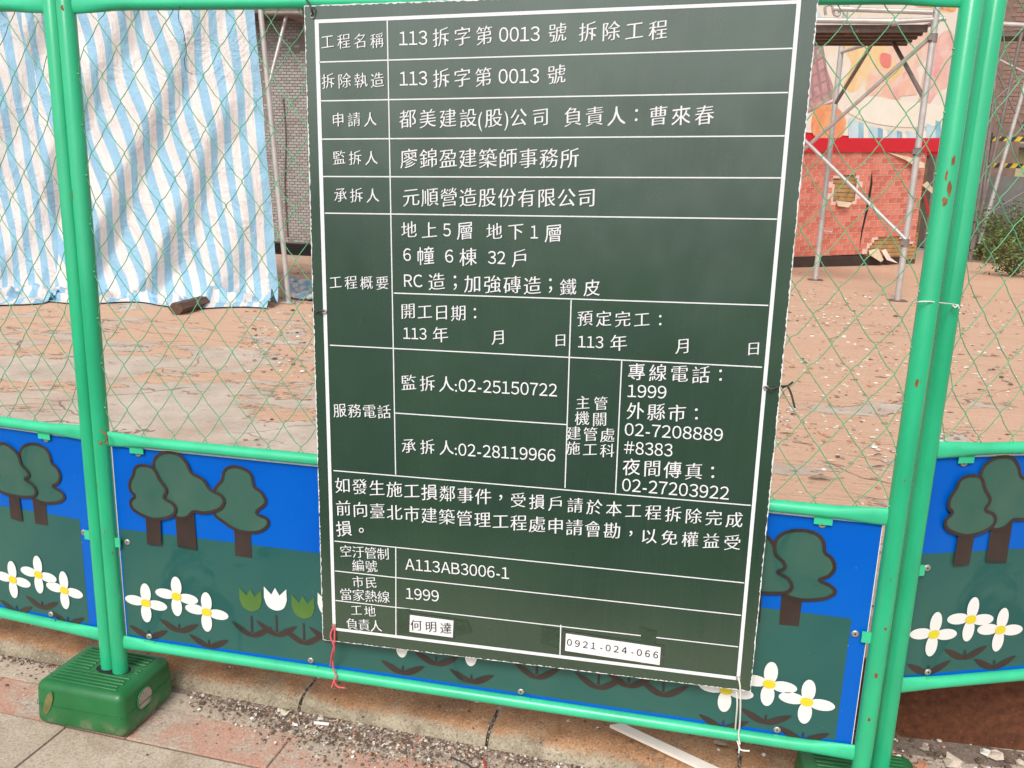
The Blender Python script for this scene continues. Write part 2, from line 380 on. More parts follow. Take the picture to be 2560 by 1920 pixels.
# site floor behind the kerb, gently uneven; then far ground out to the horizon
b = MB(); nx, ny = 90, 90; X0, X1, Y0, Y1 = -12, 10, .20, 22
vs = []
for j in range(ny + 1):
    y = Y0 + (Y1 - Y0) * (j / ny) ** 1.8
    for i in range(nx + 1):
        x = X0 + (X1 - X0) * i / nx
        vs.append((x, y, FZ - .004 + .010 * noise.noise(Vector((x * .9, y * .9, 1)))))
b.add(vs, [(j * (nx + 1) + i, j * (nx + 1) + i + 1, (j + 1) * (nx + 1) + i + 1, (j + 1) * (nx + 1) + i) for j in range(ny) for i in range(nx)], 0, True)
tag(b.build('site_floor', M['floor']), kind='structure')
b = MB(); b.add([(-900, .5, -.03), (900, .5, -.03), (900, 1500, -.03), (-900, 1500, -.03)], [(0, 1, 2, 3)])
tag(b.build('far_ground', worn('grey_yard', (.26, .24, .22), .9, .2, .8)), kind='structure')

# rubble: one scatter on the gutter, one on the site floor
def rock(b, c, r, mi, flat=.6):
    rz = random.uniform(0, 6.3); n = 5; v = []
    for k in range(n): a = rz + 2 * pi * k / n; rr = r * random.uniform(.7, 1.2); v.append((c[0] + rr * cos(a), c[1] + rr * sin(a), c[2]))
    for k in range(n): a = rz + .5 + 2 * pi * k / n; rr = r * random.uniform(.4, .8); v.append((c[0] + rr * cos(a), c[1] + rr * sin(a), c[2] + r * flat * random.uniform(.6, 1.1)))
    b.add(v, [(k, (k + 1) % n, n + (k + 1) % n, n + k) for k in range(n)] + [tuple(range(n, 2 * n))], mi)
SM = [M['stone_d'], M['stone_m'], M['stone_l'], M['stone_w'], M['stone_o']]
b = MB(); rows = []
for i in range(60):
    u = -1.15 + 1.35 * i / 59; wdt_ = .012 + .055 * math.exp(-((u + .30) / .30) ** 2) * (.8 + .5 * noise.noise(Vector((u * 6, 0, 1)))) + .010 * noise.noise(Vector((u * 25, 3, 1)))
    rows.append((kp(u, .003, .0035), kp(u, -wdt_ * .6, .0030), kp(u, -wdt_, -.002)))
b.add([p for r in rows for p in r], [(3 * i + k, 3 * i + k + 1, 3 * i + k + 4, 3 * i + k + 3) for i in range(59) for k in range(2)], 0, True)
tag(b.build('gutter_soil', M['soil']), kind='structure')
b = MB()
def gut_density(x, d):                      # d = distance in front of the kerb foot
    c = math.exp(-((x + .70) / .34) ** 2)
    return max(0, .95 * c * math.exp(-max(0, d - .02) / (.10 * c + .02)) + .35 * math.exp(-d / .012) + .015)
n_ = 0
while n_ < 12000:
    u = random.uniform(-1.9, 1.1); d = random.expovariate(1 / .06)
    p = kp(u, -d)
    if d > .4 or random.random() > gut_density(p[0], d): continue
    if -1.54 < p[0] < -1.23 and -.13 < p[1] < .13: n_ += .2; continue
    rr = .0010 + random.expovariate(1 / .0014)
    rock(b, (p[0], p[1], .002), min(rr, .0056), random.choices(range(5), (8, 4.5, 2.2, .7, .7))[0]); n_ += 1
tag(b.build('gutter_grit', SM), kind='stuff')
b = MB()
for k in range(900):                        # debris between kerb and steel plate
    rock(b, (random.uniform(.25, 1.4), random.uniform(.22, .62), FZ - .001), .002 + random.expovariate(1 / .004), random.choices(range(5), (5, 4, 3, 1.5, 1.5))[0])
for u0 in kj:
    for k in range(220):
        t = random.uniform(0, .16); p = kp(u0 + random.gauss(0, .005), t); rock(b, (p[0], p[1], (.034 if t > .04 else t * .85) + random.uniform(0, .004)), random.uniform(.001, .0035), random.choices(range(5), (7, 3, 1, .5, .3))[0])
for k in range(60):
    p = kp(random.uniform(-2, 1), random.uniform(.05, .15)); rock(b, (p[0], p[1], .044), random.uniform(.002, .0065), random.choices(range(5), (7, 3, 1, 1.5, .3))[0])
for k in range(5200):                       # soil caught in the crack behind the kerb
    p = kp(random.uniform(-2.4, 2.0), .155 + abs(random.gauss(0, .035)) * (1.6 if random.random() < .4 else 1))
    rock(b, (p[0], p[1], FZ - .002), .001 + random.expovariate(1 / .002), random.choices(range(5), (7, 3, 1.2, 1.0, .4))[0])
tag(b.build('soil_crumbs', SM), kind='stuff')
b = MB()
for k in range(22000):
    y = .22 + 11 * random.random() ** 2.6; x = random.uniform(-1.0 - .55 * y, .7 + .35 * y)
    cl = noise.noise(Vector((x * 1.1, y * 1.1, 8)))
    if random.random() > .42 + 1.5 * cl: continue
    rock(b, (x, y, FZ - .001), min(.022, .0018 + .0012 * y * .4 + random.expovariate(1 / (.0022 + .0010 * y))), random.choices(range(5), (1, 3, 5, 2, 3))[0], .45)
for k in range(420):
    y = .5 + 9 * random.random() ** 1.3; x = random.uniform(-1.0 - .6 * y, .7 + .4 * y)
    rock(b, (x, y, FZ - .002), random.uniform(.006, .010 + .0028 * y), random.choices(range(5), (1, 3, 5, 2, 2))[0], .5)
for k in range(260):                        # thin splinters
    y = .4 + 9 * random.random() ** 1.2; x = random.uniform(-1.0 - .6 * y, .7 + .4 * y); a = random.gauss(0, .6); l = random.uniform(.02, .09); dx, dy = cos(a) * l, sin(a) * l
    b.add([(x, y, FZ + .002), (x + dx, y + dy, FZ + .003), (x + dx, y + dy + .004, FZ + .005), (x, y + .005, FZ + .004), (x + dx * .5, y + dy * .5 + .003, FZ + .010)], [(0, 1, 4), (1, 2, 4), (2, 3, 4), (3, 0, 4)], random.choice((0, 1, 2)))
tag(b.build('site_rubble', SM), kind='stuff')

# ================================================================== FENCE PANELS
PW = 1.793                                  # centre to centre of the two posts
ZB, ZM, ZT = .205, .745, 1.713
def rail_geo(z):
    b = MB(); r = .0132; xs = [.016, .045, .075, .11, .15]; fl = [(.019, .006), (.018, .0065), (.0165, .009), (.0138, .0128), (r, r)]
    pts = [(x, 0, z) for x in xs] + [(PW / 2, 0, z)] + [(PW - x, 0, z) for x in reversed(xs)]
    b.tube(pts, fl + [(r, r)] + fl[::-1], 18); return b
def make_wire(xa, xb, i, phase):
    # one zigzag strand between the columns xa and xb; neighbouring strands hook into each other
    pts = []; h = .107 / 2; z = ZT - .016; rr = .0012
    rnd = random.Random(i); first = ZT - .036
    side = i % 2
    zz = first + 6 * h
    bends = []
    k = 0
    while zz > ZM - .12: bends.append((zz, k)); zz -= h; k += 1
    for zz, k in bends:
        right = (k + phase) % 2 == 0      # neighbours mirror each other so that their bends meet
        x = (xb + rr) if right else (xa - rr)
        sgn = 1 if right else -1
        dx = rnd.uniform(-.0018, .0018) ; dz = rnd.uniform(-.002, .002)
        x += dx * .4
        pts += [(x - sgn * .0055, .0012, zz + dz + .0068), (x, 0, zz + dz), (x - sgn * .0055, -.0012, zz + dz - .0068)]
        mx = (xa + xb) / 2
        sg = .0030 + rnd.uniform(-.001, .001)
        pts.append((mx + sgn * (xb - xa) * .17, rnd.uniform(-.001, .001), zz - h * .34 + dz - sg * .8)); pts.append((mx - sgn * (xb - xa) * .17, rnd.uniform(-.001, .001), zz - h * .66 + dz - sg))
    top, bot = ZT - .004, ZM + .004
    # clip against the rails
    out = []
    for a, c in zip(pts, pts[1:]):
        A, C = Vector(a), Vector(c)
        if C.z > top or A.z < bot: continue
        if A.z > top: A = A.lerp(C, (A.z - top) / (A.z - C.z))
        if C.z < bot: C = A.lerp(C, (A.z - bot) / (A.z - C.z))
        if not out: out.append(A)
        out.append(C)
    b = MB(); b.tube(out, .00102, 5, 0, False); return b

# picture on the lower board: measured in metres on the middle panel, then shared by every panel
BX = Vector((-1.345, 0, 0))                 # local origin of the middle panel (foot of its left post)
def Q(px, py): p = at_y(px, py, 0); return (p.x - BX.x, p.z)
H_ = lambda x, y: Q(x * .40687, 1250 + y * .40687)
I_ = lambda x, y: Q(x * .36166, 700 + y * .36166)
J_ = lambda x, y: Q(1860 + x * .49435, 1100 + y * .49435)
K_ = lambda x, y: Q(600 + x * .36166, 1600 + y * .36166)
L_ = lambda x, y: Q(1300 + x * .27125, 1700 + y * .27125)
YB = .006
def ly(k): return YB - .0008 * k
def poly(b, pts, k, mi=0): b.add([(p[0], ly(k), p[1]) for p in pts], [tuple(range(len(pts)))], mi)
def ribbon(b, pts, wd, k, mi=0, closed=True):
    n = len(pts); L = []
    for i in range(n):
        a = Vector(pts[(i - 1) % n] if closed or i else pts[0]); c = Vector(pts[(i + 1) % n] if closed or i < n - 1 else pts[-1])
        t = (c - a).normalized(); nn = Vector((-t.y, t.x)); p = Vector(pts[i]); L.append((p + nn * wd / 2, p - nn * wd / 2))
    vs = []
    for a, c in L: vs += [(a.x, ly(k), a.y), (c.x, ly(k), c.y)]
    rng = range(n if closed else n - 1)
    b.add(vs, [(2 * i, 2 * i + 1, 2 * ((i + 1) % n) + 1, 2 * ((i + 1) % n)) for i in rng], mi)
def tree_print(crown, trunk, layer, parent):
    b = MB(); c = [tuple(p) for p in cr(crown, 4)]
    poly(b, trunk, layer, 1); poly(b, c, layer + 1, 0); ribbon(b, c, .0075, layer + 2, 1)
    b.build('painted_tree', [M['crown'], M['brown']], parent)
def ell(cx, cz, rx, rz, rot=0, n=18): return [(cx + rx * cos(t) * cos(rot) - rz * sin(t) * sin(rot), cz + rx * cos(t) * sin(rot) + rz * sin(t) * cos(rot)) for t in [2 * pi * i / n for i in range(n)]]
def flower_print(cx, cz, parent, leaf=True):
    b = MB(); tl = -.10
    for sx, sz in ((1, 0), (-1, 0)): poly(b, ell(cx + sx * .031, cz - sx * .003, .0275, .0135, tl * .4), 3, 0)
    for s in (1, -1): poly(b, ell(cx + s * .001, cz + s * .027, .0145, .0265), 4, 0)
    poly(b, ell(cx, cz, .0135, .0105), 5, 1)
    if leaf: leaves(b, cx + .001, cz - .088, .054, .026)
    b.build('painted_flower', [M['flower_w'], M['yellow'], M['brown']], parent)
def leaves(b, cx, cz, wl, ht, stem=.012, mi=2, k=2):
    for s in (-1, 1):
        N_ = 8; up = []; lo_ = []
        for i in range(N_ + 1):
            t = i / N_; mid = ht * (-.25 + .95 * t ** 1.3); wd = .0085 * (sin(pi * min(1, .10 + .90 * t)) ** .7) + .0004
            up.append((cx + s * wl * t, cz + mid + wd)); lo_.append((cx + s * wl * t, cz + mid - wd))
        pt = up + lo_[::-1]
        if s < 0: pt = pt[::-1]
        poly(b, pt, k + (.5 if s > 0 else 0), mi)
    poly(b, [(cx - .0028, cz), (cx + .0028, cz), (cx + .0022, cz + stem), (cx - .0022, cz + stem)], k + 1, mi)
def tulip_print(cx, cz, parent, white, k=3):
    b = MB(); w_, h = .029, .029
    t = [(-w_, h * 1.0), (-w_ * .35, h * .35), (0, h), (w_ * .38, h * .35), (w_ * 1.0, h * 1.0)]
    body = cr([(w_ * 1.02, 0), (w_ * .72, -h * .75), (0, -h * 1.05), (-w_ * .72, -h * .75), (-w_ * 1.02, 0)], 4, False)
    poly(b, [(cx + p[0], cz + p[1]) for p in t] + [(cx + p[0], cz + p[1]) for p in body], k, 0)
    leaves(b, cx, cz - .088, .054, .032, .045, 1, 2)
    b.build('painted_tulip', [M['flower_w'] if white else M['lime'], M['brown']], parent)

def make_panel():
    root = empty('mesh_fence')
    for x in (0, PW):
        b = MB(); b.tube([(x, 0, .0), (x, 0, .02), (x, 0, .9), (x, 0, 1.745), (x, 0, 1.757)], [.019, .019, .019, .019, .012], 28); b.build('post', M['post'], root)
    for z in (ZB, ZM, ZT): rail_geo(z).build('rail', M['rail'], root)
    # chain-link: 44 hooked strands
    ox = -1.27 - BX.x; hw = .0798 / 2; i0 = math.ceil((.020 - ox) / hw); i = i0
    while ox + (i + 1) * hw < PW - .012:
        xa = ox + i * hw; make_wire(xa, xa + hw, i, 0 if (i + 1) % 2 == 0 else 1).build('wire', M['wire'], root); i += 1
    # outermost half strands hooking on the posts
    for x, sgn, ii in ((ox + i0 * hw, -1, i0), (ox + i * hw, 1, i)):
        b = MB(); h = .107; z = ZT - .036 - ((ii % 2) * h / 2)
        xe = .017 if sgn < 0 else PW - .017
        while z > ZM:
            zs = [(x, z), ((x + xe) / 2 + sgn * .002, z - h * .22), (xe, z - h / 2), ((x + xe) / 2 + sgn * .001, z - h * .70), (x, z - h)]
            c = [p for p in cr([(p[0], -.001, p[1]) for p in zs], 4, False) if ZM < p[2] < ZT]
            if len(c) > 2: b.tube(c, .00102, 5, 0, False)
            if ZM < z - h / 2 < ZT: b.tube([(xe - sgn * .004, -.003, z - h / 2 + .003), (xe + sgn * .004, -.006, z - h / 2 + .001), (xe + sgn * .002, -.004, z - h / 2 - .005)], .0022, 6)
            z -= h
        b.build('edge_wire', M['wire'], root)
    # printed board
    x0, x1 = .0205, 1.7705; z0, z1 = ZB + .004, ZM - .018
    b = MB(); b.box((x0, YB, z0), (x1, YB + .003, z1), 0)
    b.add([(x0 + .0015, ly(.5), z0 + .0015), (x1 - .0015, ly(.5), z0 + .0015), (x1 - .0015, ly(.5), z1 - .0015), (x0 + .0015, ly(.5), z1 - .0015)], [(0, 1, 2, 3)], 1)
    board = b.build('printed_board', [M['white_core'], M['blue']], root)
    b = MB(); a = H_(727, 168); c = J_(545, 922); lo_ = z0 + .016
    poly(b, [(a[0], lo_), (c[0] - .0, lo_), (c[0], (a[1] + c[1]) / 2), (a[0], (a[1] + c[1]) / 2)], 1); b.build('painted_field', M['teal'], board)
    MED = [I_(*p) for p in [(1480, 1455), (1530, 1390), (1545, 1325), (1600, 1293), (1680, 1308), (1732, 1350), (1752, 1430), (1805, 1475), (1832, 1545), (1765, 1612)]] + [H_(*p) for p in [(1635, 118), (1642, 158), (1600, 193), (1540, 203), (1450, 188), (1370, 138), (1310, 80)]]
    tree_print(MED, [H_(*p) for p in [(1440, 347), (1543, 362), (1535, 195), (1432, 175)]], 2, board)
    BIG = [I_(*p) for p in [(1062, 1300), (1068, 1240), (1110, 1203), (1172, 1193), (1240, 1213), (1288, 1268), (1322, 1335), (1400, 1378), (1450, 1450), (1522, 1488), (1546, 1532), (1520, 1580), (1460, 1603), (1400, 1610), (1335, 1602), (1290, 1640), (1220, 1640), (1150, 1560), (1080, 1450)]]
    tree_print(BIG, [H_(*p) for p in [(1088, 290), (1207, 312), (1188, 70), (1070, 80)]], 5, board)
    SML = [I_(*p) for p in [(1060, 1300), (985, 1279), (937, 1298), (925, 1345), (900, 1400), (905, 1455), (935, 1492), (905, 1530), (920, 1580), (980, 1620), (1060, 1650), (1140, 1645), (1200, 1620), (1215, 1580), (1190, 1540), (1135, 1505), (1152, 1450), (1105, 1380)]]
    tree_print(SML, [H_(*p) for p in [(905, 272), (992, 280), (985, 110), (893, 90)]], 8, board)
    RT = [J_(*p) for p in [(155, 545), (170, 500), (220, 467), (300, 460), (370, 480), (403, 520), (410, 572), (445, 602), (460, 650), (430, 692), (380, 712), (440, 742), (462, 775), (420, 802), (350, 812), (270, 808), (190, 770), (150, 660)]]
    tree_print(RT, [J_(*p) for p in [(178, 938), (278, 948), (298, 800), (190, 790)]], 2, board)
    LT = [J_(*p) for p in [(-10, 470), (50, 455), (110, 485), (150, 530), (160, 580), (200, 620), (205, 650), (168, 670), (222, 702), (242, 745), (210, 772), (120, 775), (30, 765), (-60, 740), (-85, 690), (-40, 650), (-60, 600), (-30, 560), (-30, 500)]]
    tree_print(LT, [J_(*p) for p in [(-10, 905), (82, 925), (92, 770), (5, 760)]], 5, board)
    for p in (H_(892, 636), H_(1080, 596), H_(1265, 692)): flower_print(*p, board)
    for i_, (p, wt) in enumerate(((H_(1535, 618), 0), (H_(1688, 612), 1), (H_(1858, 662), 0), (H_(2020, 650), 1))): tulip_print(*p, board, wt, 3 + .4 * (i_ % 2))
    for kx_, ky_ in ((1118, 125), (1350, 62), (1595, 185)):
        a = K_(kx_, ky_); flower_print(a[0], a[1] + .053, board)
    for i_, (a, wt) in enumerate(((K_(2048, 250), 0), (L_(720, 60), 1), (L_(1000, 45), 0), (L_(1318, 128), 1))): tulip_print(a[0], a[1] + .09, board, wt, 3 + .4 * (i_ % 2))
    for p in (L_(1900, 102), J_(128, 1238), J_(318, 1328)): flower_print(*p, board)
    # tabs and screws
    for x, z, vert in ((.093, ZM, 0), (.98, ZM, 0), (1.655, ZM, 0), (.093, ZB, 1), (.53, ZB, 1), (1.05, ZB, 1), (1.62, ZB, 1), (0, .48, 2), (PW, .48, 3)):
        b = MB()
        if vert == 0: b.box((x - .018, -.002, z - .030), (x + .018, .0, z - .006)); sx, sz = x, z - .032
        elif vert == 1: b.box((x - .015, -.006, z + .004), (x + .015, -.003, z + .017)); sx, sz = x - .006, z + .024
        elif vert == 2: b.box((.015, -.006, z - .012), (.032, -.003, z + .012)); sx, sz = .045, z
        else: b.box((PW - .036, -.006, z - .012), (PW - .015, -.003, z + .012)); sx, sz = PW - .047, z
        b.build('bracket', M['rail'], root)
        b = MB(); b.tube([(sx, ly(2), sz), (sx, ly(3.6), sz), (sx, ly(4.6), sz)], [.0080, .0078, .0052], 14); b.tube([(sx, ly(4.6), sz), (sx, ly(4.9), sz)], .0020, 6, 1); b.build('screw', [M['screw'], M['dark']], root)
    return root
panel = make_panel()
panel.location = (-1.345, 0, 0)
GP = 'green mesh fence panels with painted lower boards'
tag(panel, 'green pipe and chain link fence panel behind the demolition notice', 'fence panel', GP)
p2 = copy_tree(panel)
a2 = R(174.5 - 180); dx, dy = -1.386, .010
p2.location = (dx - cos(a2) * PW, dy - sin(a2) * PW, .004); p2.rotation_euler = (0, 0, a2)
tag(p2, 'green chain link fence panel cut by the left edge of the photo', 'fence panel', GP)
p3 = copy_tree(panel)
p3.location = (.509, .082, .122); p3.rotation_euler = (0, 0, R(22.5))
tag(p3, 'green chain link fence panel at the right edge, raised and angled away', 'fence panel', GP)

# rust where the paint has chipped, on the middle panel only
def rust(postx, px, py, wpx, hpx):
    p = at_y(px, py, -.019); ang0 = math.atan2(p.x - (BX.x + postx), .019); ang0 = max(-1.2, min(1.2, ang0)); hw_ = wpx / 1200 / 2 / .019; hh = hpx / 1200 / 2; n = 11; b = MB(); pts = []
    for i in range(n):
        t = 2 * pi * i / n; rr = random.uniform(.55, 1.15); a = ang0 + hw_ * cos(t) * rr; pts.append((postx + .01935 * sin(a), -.01935 * cos(a), p.z + hh * sin(t) * rr))
    b.add(pts, [tuple(range(n))]); b.build('rust_patch', M['rust'], panel)
for a_ in ((2384, 400, 8, 26), (2374, 470, 12, 42), (2362, 505, 12, 24), (2366, 440, 5, 30), (2292, 958, 9, 22), (2214, 1572, 7, 12), (2190, 1690, 10, 16), (2172, 1800, 8, 14), (2262, 1200, 4, 10), (2226, 1450, 3, 9)): rust(PW, *a_)
for a_ in ((176, 488, 7, 30), (172, 505, 5, 14), (155, 20, 10, 16), (250, 1108, 14, 14), (262, 1330, 4, 12), (240, 1215, 3, 16), (283, 1385, 4, 10)): rust(0, *a_)
# ------------------------------------------------------------------ base blocks
def make_block():
    root = empty('base_block')
    W2, D2, Hh = .130, .104, .120
    b = MB(); tz = .004
    b.box((-W2, -D2, 0), (W2, D2, Hh)); body = b.build('body', M['block'], root)
    for v in body.data.vertices:
        if v.co.z > .1: v.co.x *= .965; v.co.y *= .965
    bevel(body, .022, 5)
    b = MB(); b.box((-W2 - .0004, -D2 - .0004, .056), (W2 + .0004, D2 + .0004, .0575)); sm = b.build('mould_seam', M['block'], root)
    for v in sm.data.vertices: pass
    bpy.data.objects.remove(sm)
    b = MB(); rr = .021; pts = []
    for cx_, cy_, a0 in ((W2 - rr, D2 - rr, 0), (-W2 + rr, D2 - rr, 90), (-W2 + rr, -D2 + rr, 180), (W2 - rr, -D2 + rr, 270)):
        for k in range(5): a = R(a0 + 22.5 * k); pts.append((cx_ + rr * cos(a), cy_ + rr * sin(a), .060))
    b.tube(pts + [pts[0]], .0009, 5, 0, False); b.build('mould_seam', M['block'], root)
    # raised ribs on the top: long ones at the front and back, short ones either side of the socket
    def rib(x0, x1, y):
        b = MB(); b.box((x0, y - .0033, Hh - .002), (x1, y + .0033, Hh + .0032)); o_ = b.build('rib', M['block'], root); bevel(o_, .0025, 2)
    for k in range(5): rib(-.098, .098 - .006 * (k % 2), -.078 + k * .0125)
    for k in range(4):
        rib(-.098, -.030, -.0145 + k * .0125)
        if k in (1, 2): rib(.088, .102, -.0145 + k * .0125)
    for k in range(4): rib(-.098, .098, .037 + k * .0125)
    b = MB(); b.add([(p[0], p[1], Hh + .0012) for p in ell(.030, -.002, .050, .027, 0, 28)], [tuple(range(28))]); b.build('socket_shade', M['dark'], root)  # flat dark disc standing for the shade inside the post hole
    b = MB(); rim = ell(.030, -.002, .0505, .0275, 0, 28); b.tube([(p[0], p[1], Hh) for p in rim] + [(rim[0][0], rim[0][1], Hh)], .0026, 6, 0, False); b.build('socket_rim', M['block'], root)
    # filler cap on the right side
    b = MB(); X = W2 - .0015
    ring = [(X - .0005 + .001, -.018 + .030 * cos(t), .066 + .030 * sin(t)) for t in [2 * pi * i / 28 for i in range(29)]]
    b.tube(ring, .0024, 6, 0, False); b.build('cap_rim', M['block'], root)
    b = MB(); b.add([(X - .0002, -.018 + .0285 * cos(t), .066 + .0285 * sin(t)) for t in [2 * pi * i / 28 for i in range(28)]], [tuple(range(28))]); b.build('filler_cap', M['cap'], root)
    return root
M['cap'] = worn('scuffed_cap', (.42, .36, .31), .7, .25, 40, (.16, .12, .09), .55, 60)
blk = make_block(); blk.location = (-1.395, .004, 0); blk.rotation_euler = (0, 0, R(-1.5))
GB = 'green plastic fence base blocks'
tag(blk, 'green ribbed plastic base block holding the left pair of posts, round cap on its side', 'fence base', GB)
b = MB(); b.add([(-.085 + .011 * cos(t) + .012 * (sin(t)), -.1045, .068 + .034 * sin(t)) for t in [2 * pi * i / 20 for i in range(20)]], [tuple(range(20))]); b.build('scuff_mark', worn('tan_scuff', (.16, .15, .055), .6, .3, 60, bump=0), blk)
blk2 = copy_tree(blk); 
for ch in [x for x in COL.objects if x.parent == blk2 and x.name.startswith('scuff')]: bpy.data.objects.remove(ch)
blk2.location = (.466, .045, 0.004); blk2.rotation_euler = (0, 0, R(1))
tag(blk2, 'green ribbed plastic base block under the right pair of posts, cut by the bottom edge', 'fence base', GB)

# ================================================================== THE NOTICE BOARD
YS = -.034
S = lambda px, py: (lambda p: (p.x, p.z))(at_y(px, py, YS))
A_ = lambda x, y: S(760 + x * .36168, y * .36168)
C_ = lambda x, y: S(1400 + x * .36157, y * .36157)
E_ = lambda x, y: S(760 + x * .36157, 500 + y * .36157)
G_ = lambda x, y: S(1360 + x * .36157, 700 + y * .36157)
B_ = lambda x, y: S(760 + x * .36166, 1100 + y * .36166)
D_ = lambda x, y: S(1360 + x * .42194, 1200 + y * .42194)
tl, bl, br = Vector(S(760, 14)), Vector(S(807, 1600)), Vector(S(1877, 1729))
tr = tl + br - bl
notice = empty('notice_board', (tl.x, YS, 0))
OX = tl.x
def edge_pts(p, q, amp, step):
    n = max(2, int((q - p).length / step)); d = (q - p).normalized(); nn = Vector((-d.y, d.x)); out = []
    for i in range(n): out.append(p + (q - p) * (i / n) + nn * random.uniform(-amp, amp))
    return out
b = MB()
outer = edge_pts(bl, br, .0006, .008) + edge_pts(br, tr, .0006, .008) + edge_pts(tr, tl, .0006, .008) + edge_pts(tl, bl, .0006, .008)
n = len(outer)
b.add([(p.x - OX, .0, p.y) for p in outer] + [(p.x - OX, .004, p.y) for p in outer], [tuple(range(n)), tuple(reversed(range(n, 2 * n)))] + [(i, n + i, n + (i + 1) % n, (i + 1) % n) for i in range(n)])
b.build('corrugated_sheet', M['white_core'], notice)
b = MB(); e = .0018; ce = (tl + br) / 2
sh = lambda p: p + Vector((e if p.x < ce.x else -e, e if p.y < ce.y else -e))
pr = edge_pts(sh(bl), sh(br), .0013, .0035) + edge_pts(sh(br), sh(tr), .0013, .0045) + edge_pts(sh(tr), sh(tl), .0013, .0045) + edge_pts(sh(tl), sh(bl), .0013, .0045)
b.add([(p.x - OX, -.0006, p.y) for p in pr], [tuple(range(len(pr)))]); b.build('green_print', M['sign'], notice)
LY = -.0013
def strip(b, p, q, wd, y=LY, mi=0):
    p, q = Vector(p), Vector(q); d = (q - p).normalized(); nn = Vector((-d.y, d.x)) * wd / 2
    b.add([(v.x - OX, y, v.y) for v in (p - nn, q - nn, q + nn, p + nn)], [(0, 1, 2, 3)], mi)
# thick white frame (its four corners), mitred
oc = [Vector(A_(75, 137)), Vector(C_(1668, 0)), Vector(D_(1160, 1186)), Vector(B_(200, 1312))]
ic = [Vector(A_(103, 161)), Vector(C_(1636, 27)), Vector(D_(1141, 1163)), Vector(B_(221, 1296))]
b = MB(); b.add([(v.x - OX, LY, v.y) for v in oc + ic], [(i, 4 + i, 4 + (i + 1) % 4, (i + 1) % 4) for i in range(4)]); b.build('printed_frame', M['white_print'], notice)
LW = .0024
for p, q in [(A_(106, 430), C_(1607, 335)), (A_(116, 698), C_(1577, 640)), (A_(127, 962), C_(1552, 940)), (A_(134, 1220), C_(1527, 1230)), (A_(146, 1473), C_(1500, 1515)),
             (E_(622, 643), G_(1550, 175)), (E_(181, 1003), G_(1508, 602)), (E_(632, 1472), E_(1815, 1552)), (B_(205, 210), G_(1430, 1557)),
             (B_(212, 697), D_(1185, 608)), (B_(216, 903), D_(1168, 800)), (B_(219, 1107), D_(1150, 987))]:
    b = MB(); strip(b, p, q, LW); b.build('ruled_line', M['white_print'], notice)
for p, q in [(A_(577, 140), B_(635, 237)), (B_(636, 736), B_(637, 1346)), (E_(1848, 692), B_(1805, 330)), (G_(538, 558), G_(495, 1472)), (B_(1776, 1275), B_(1770, 1482))]:
    b = MB(); strip(b, p, q, LW, LY - .0003); b.build('ruled_line', M['white_print'], notice)
# lettering
GLY = {}; NIB = {}
def glyph(ch):
    if ch in GLY: return GLY[ch]
    src = ch
    if ch.isascii() and ch.isalnum() or ch == '#': src = chr(ord(ch) + 0xFEE0)     # full-width forms: 1 with a foot
    cu = bpy.data.curves.new('glyph', 'FONT'); cu.body = src; cu.size = 1; cu.resolution_u = 3
    to = bpy.data.objects.new('glyph', cu); COL.objects.link(to)
    def shape(off):
        cu.offset = off; me = bpy.data.meshes.new_from_object(to)
        vs = [tuple(v.co) for v in me.vertices]; fs = [tuple(p.vertices) for p in me.polygons]; ar = sum(p.area for p in me.polygons)
        cnt_ = {}
        for p in me.polygons:
            for e_ in p.edge_keys: cnt_[e_] = cnt_.get(e_, 0) + 1
        per = sum((me.vertices[a].co - me.vertices[c].co).length for (a, c), k in cnt_.items() if k == 1)
        up_ = {}
        def root_(i):
            while up_.setdefault(i, i) != i: i = up_[i]
            return i
        for (a, c), k in cnt_.items():
            if k == 1: up_[root_(a)] = root_(c)
        loops = len({root_(i) for i in list(up_)})
        bpy.data.meshes.remove(me); return vs, fs, ar, per, loops
    vs, fs, a0, per, l0 = shape(.001); NIB[ch] = .15
    if ord(ch) > 255 and ch not in '：；，。':     # thin the strokes first; the slanted nib thickens them again when the line is set
        for off in (-.0110, -.0100, -.0120, -.0090, -.0080, -.007, -.006, -.005, -.004, -.003, -.002, 0):
            v2, f2_, a2_, _, l2 = shape(off)
            if v2 and l2 == l0 and abs(a2_ - (a0 + per * (off - .001))) < .03 * a0: vs, fs = v2, f2_; NIB[ch] = max(.15, -off / .011); break
    bpy.data.objects.remove(to); bpy.data.curves.remove(cu)
    if vs: bb = (min(v[0] for v in vs), max(v[0] for v in vs), min(v[1] for v in vs), max(v[1] for v in vs))
    else: bb = (0, .3, 0, 0)
    GLY[ch] = (vs, fs, bb); return GLY[ch]
CJKC = .5 * (glyph('國')[2][2] + glyph('國')[2][3]); CJKX = .5 * (glyph('國')[2][0] + glyph('國')[2][1]); CJKH = glyph('國')[2][3] - glyph('國')[2][2]
CAPH = glyph('0')[2][3] - glyph('0')[2][2]; CAPC = .5 * (glyph('0')[2][3] + glyph('0')[2][2])
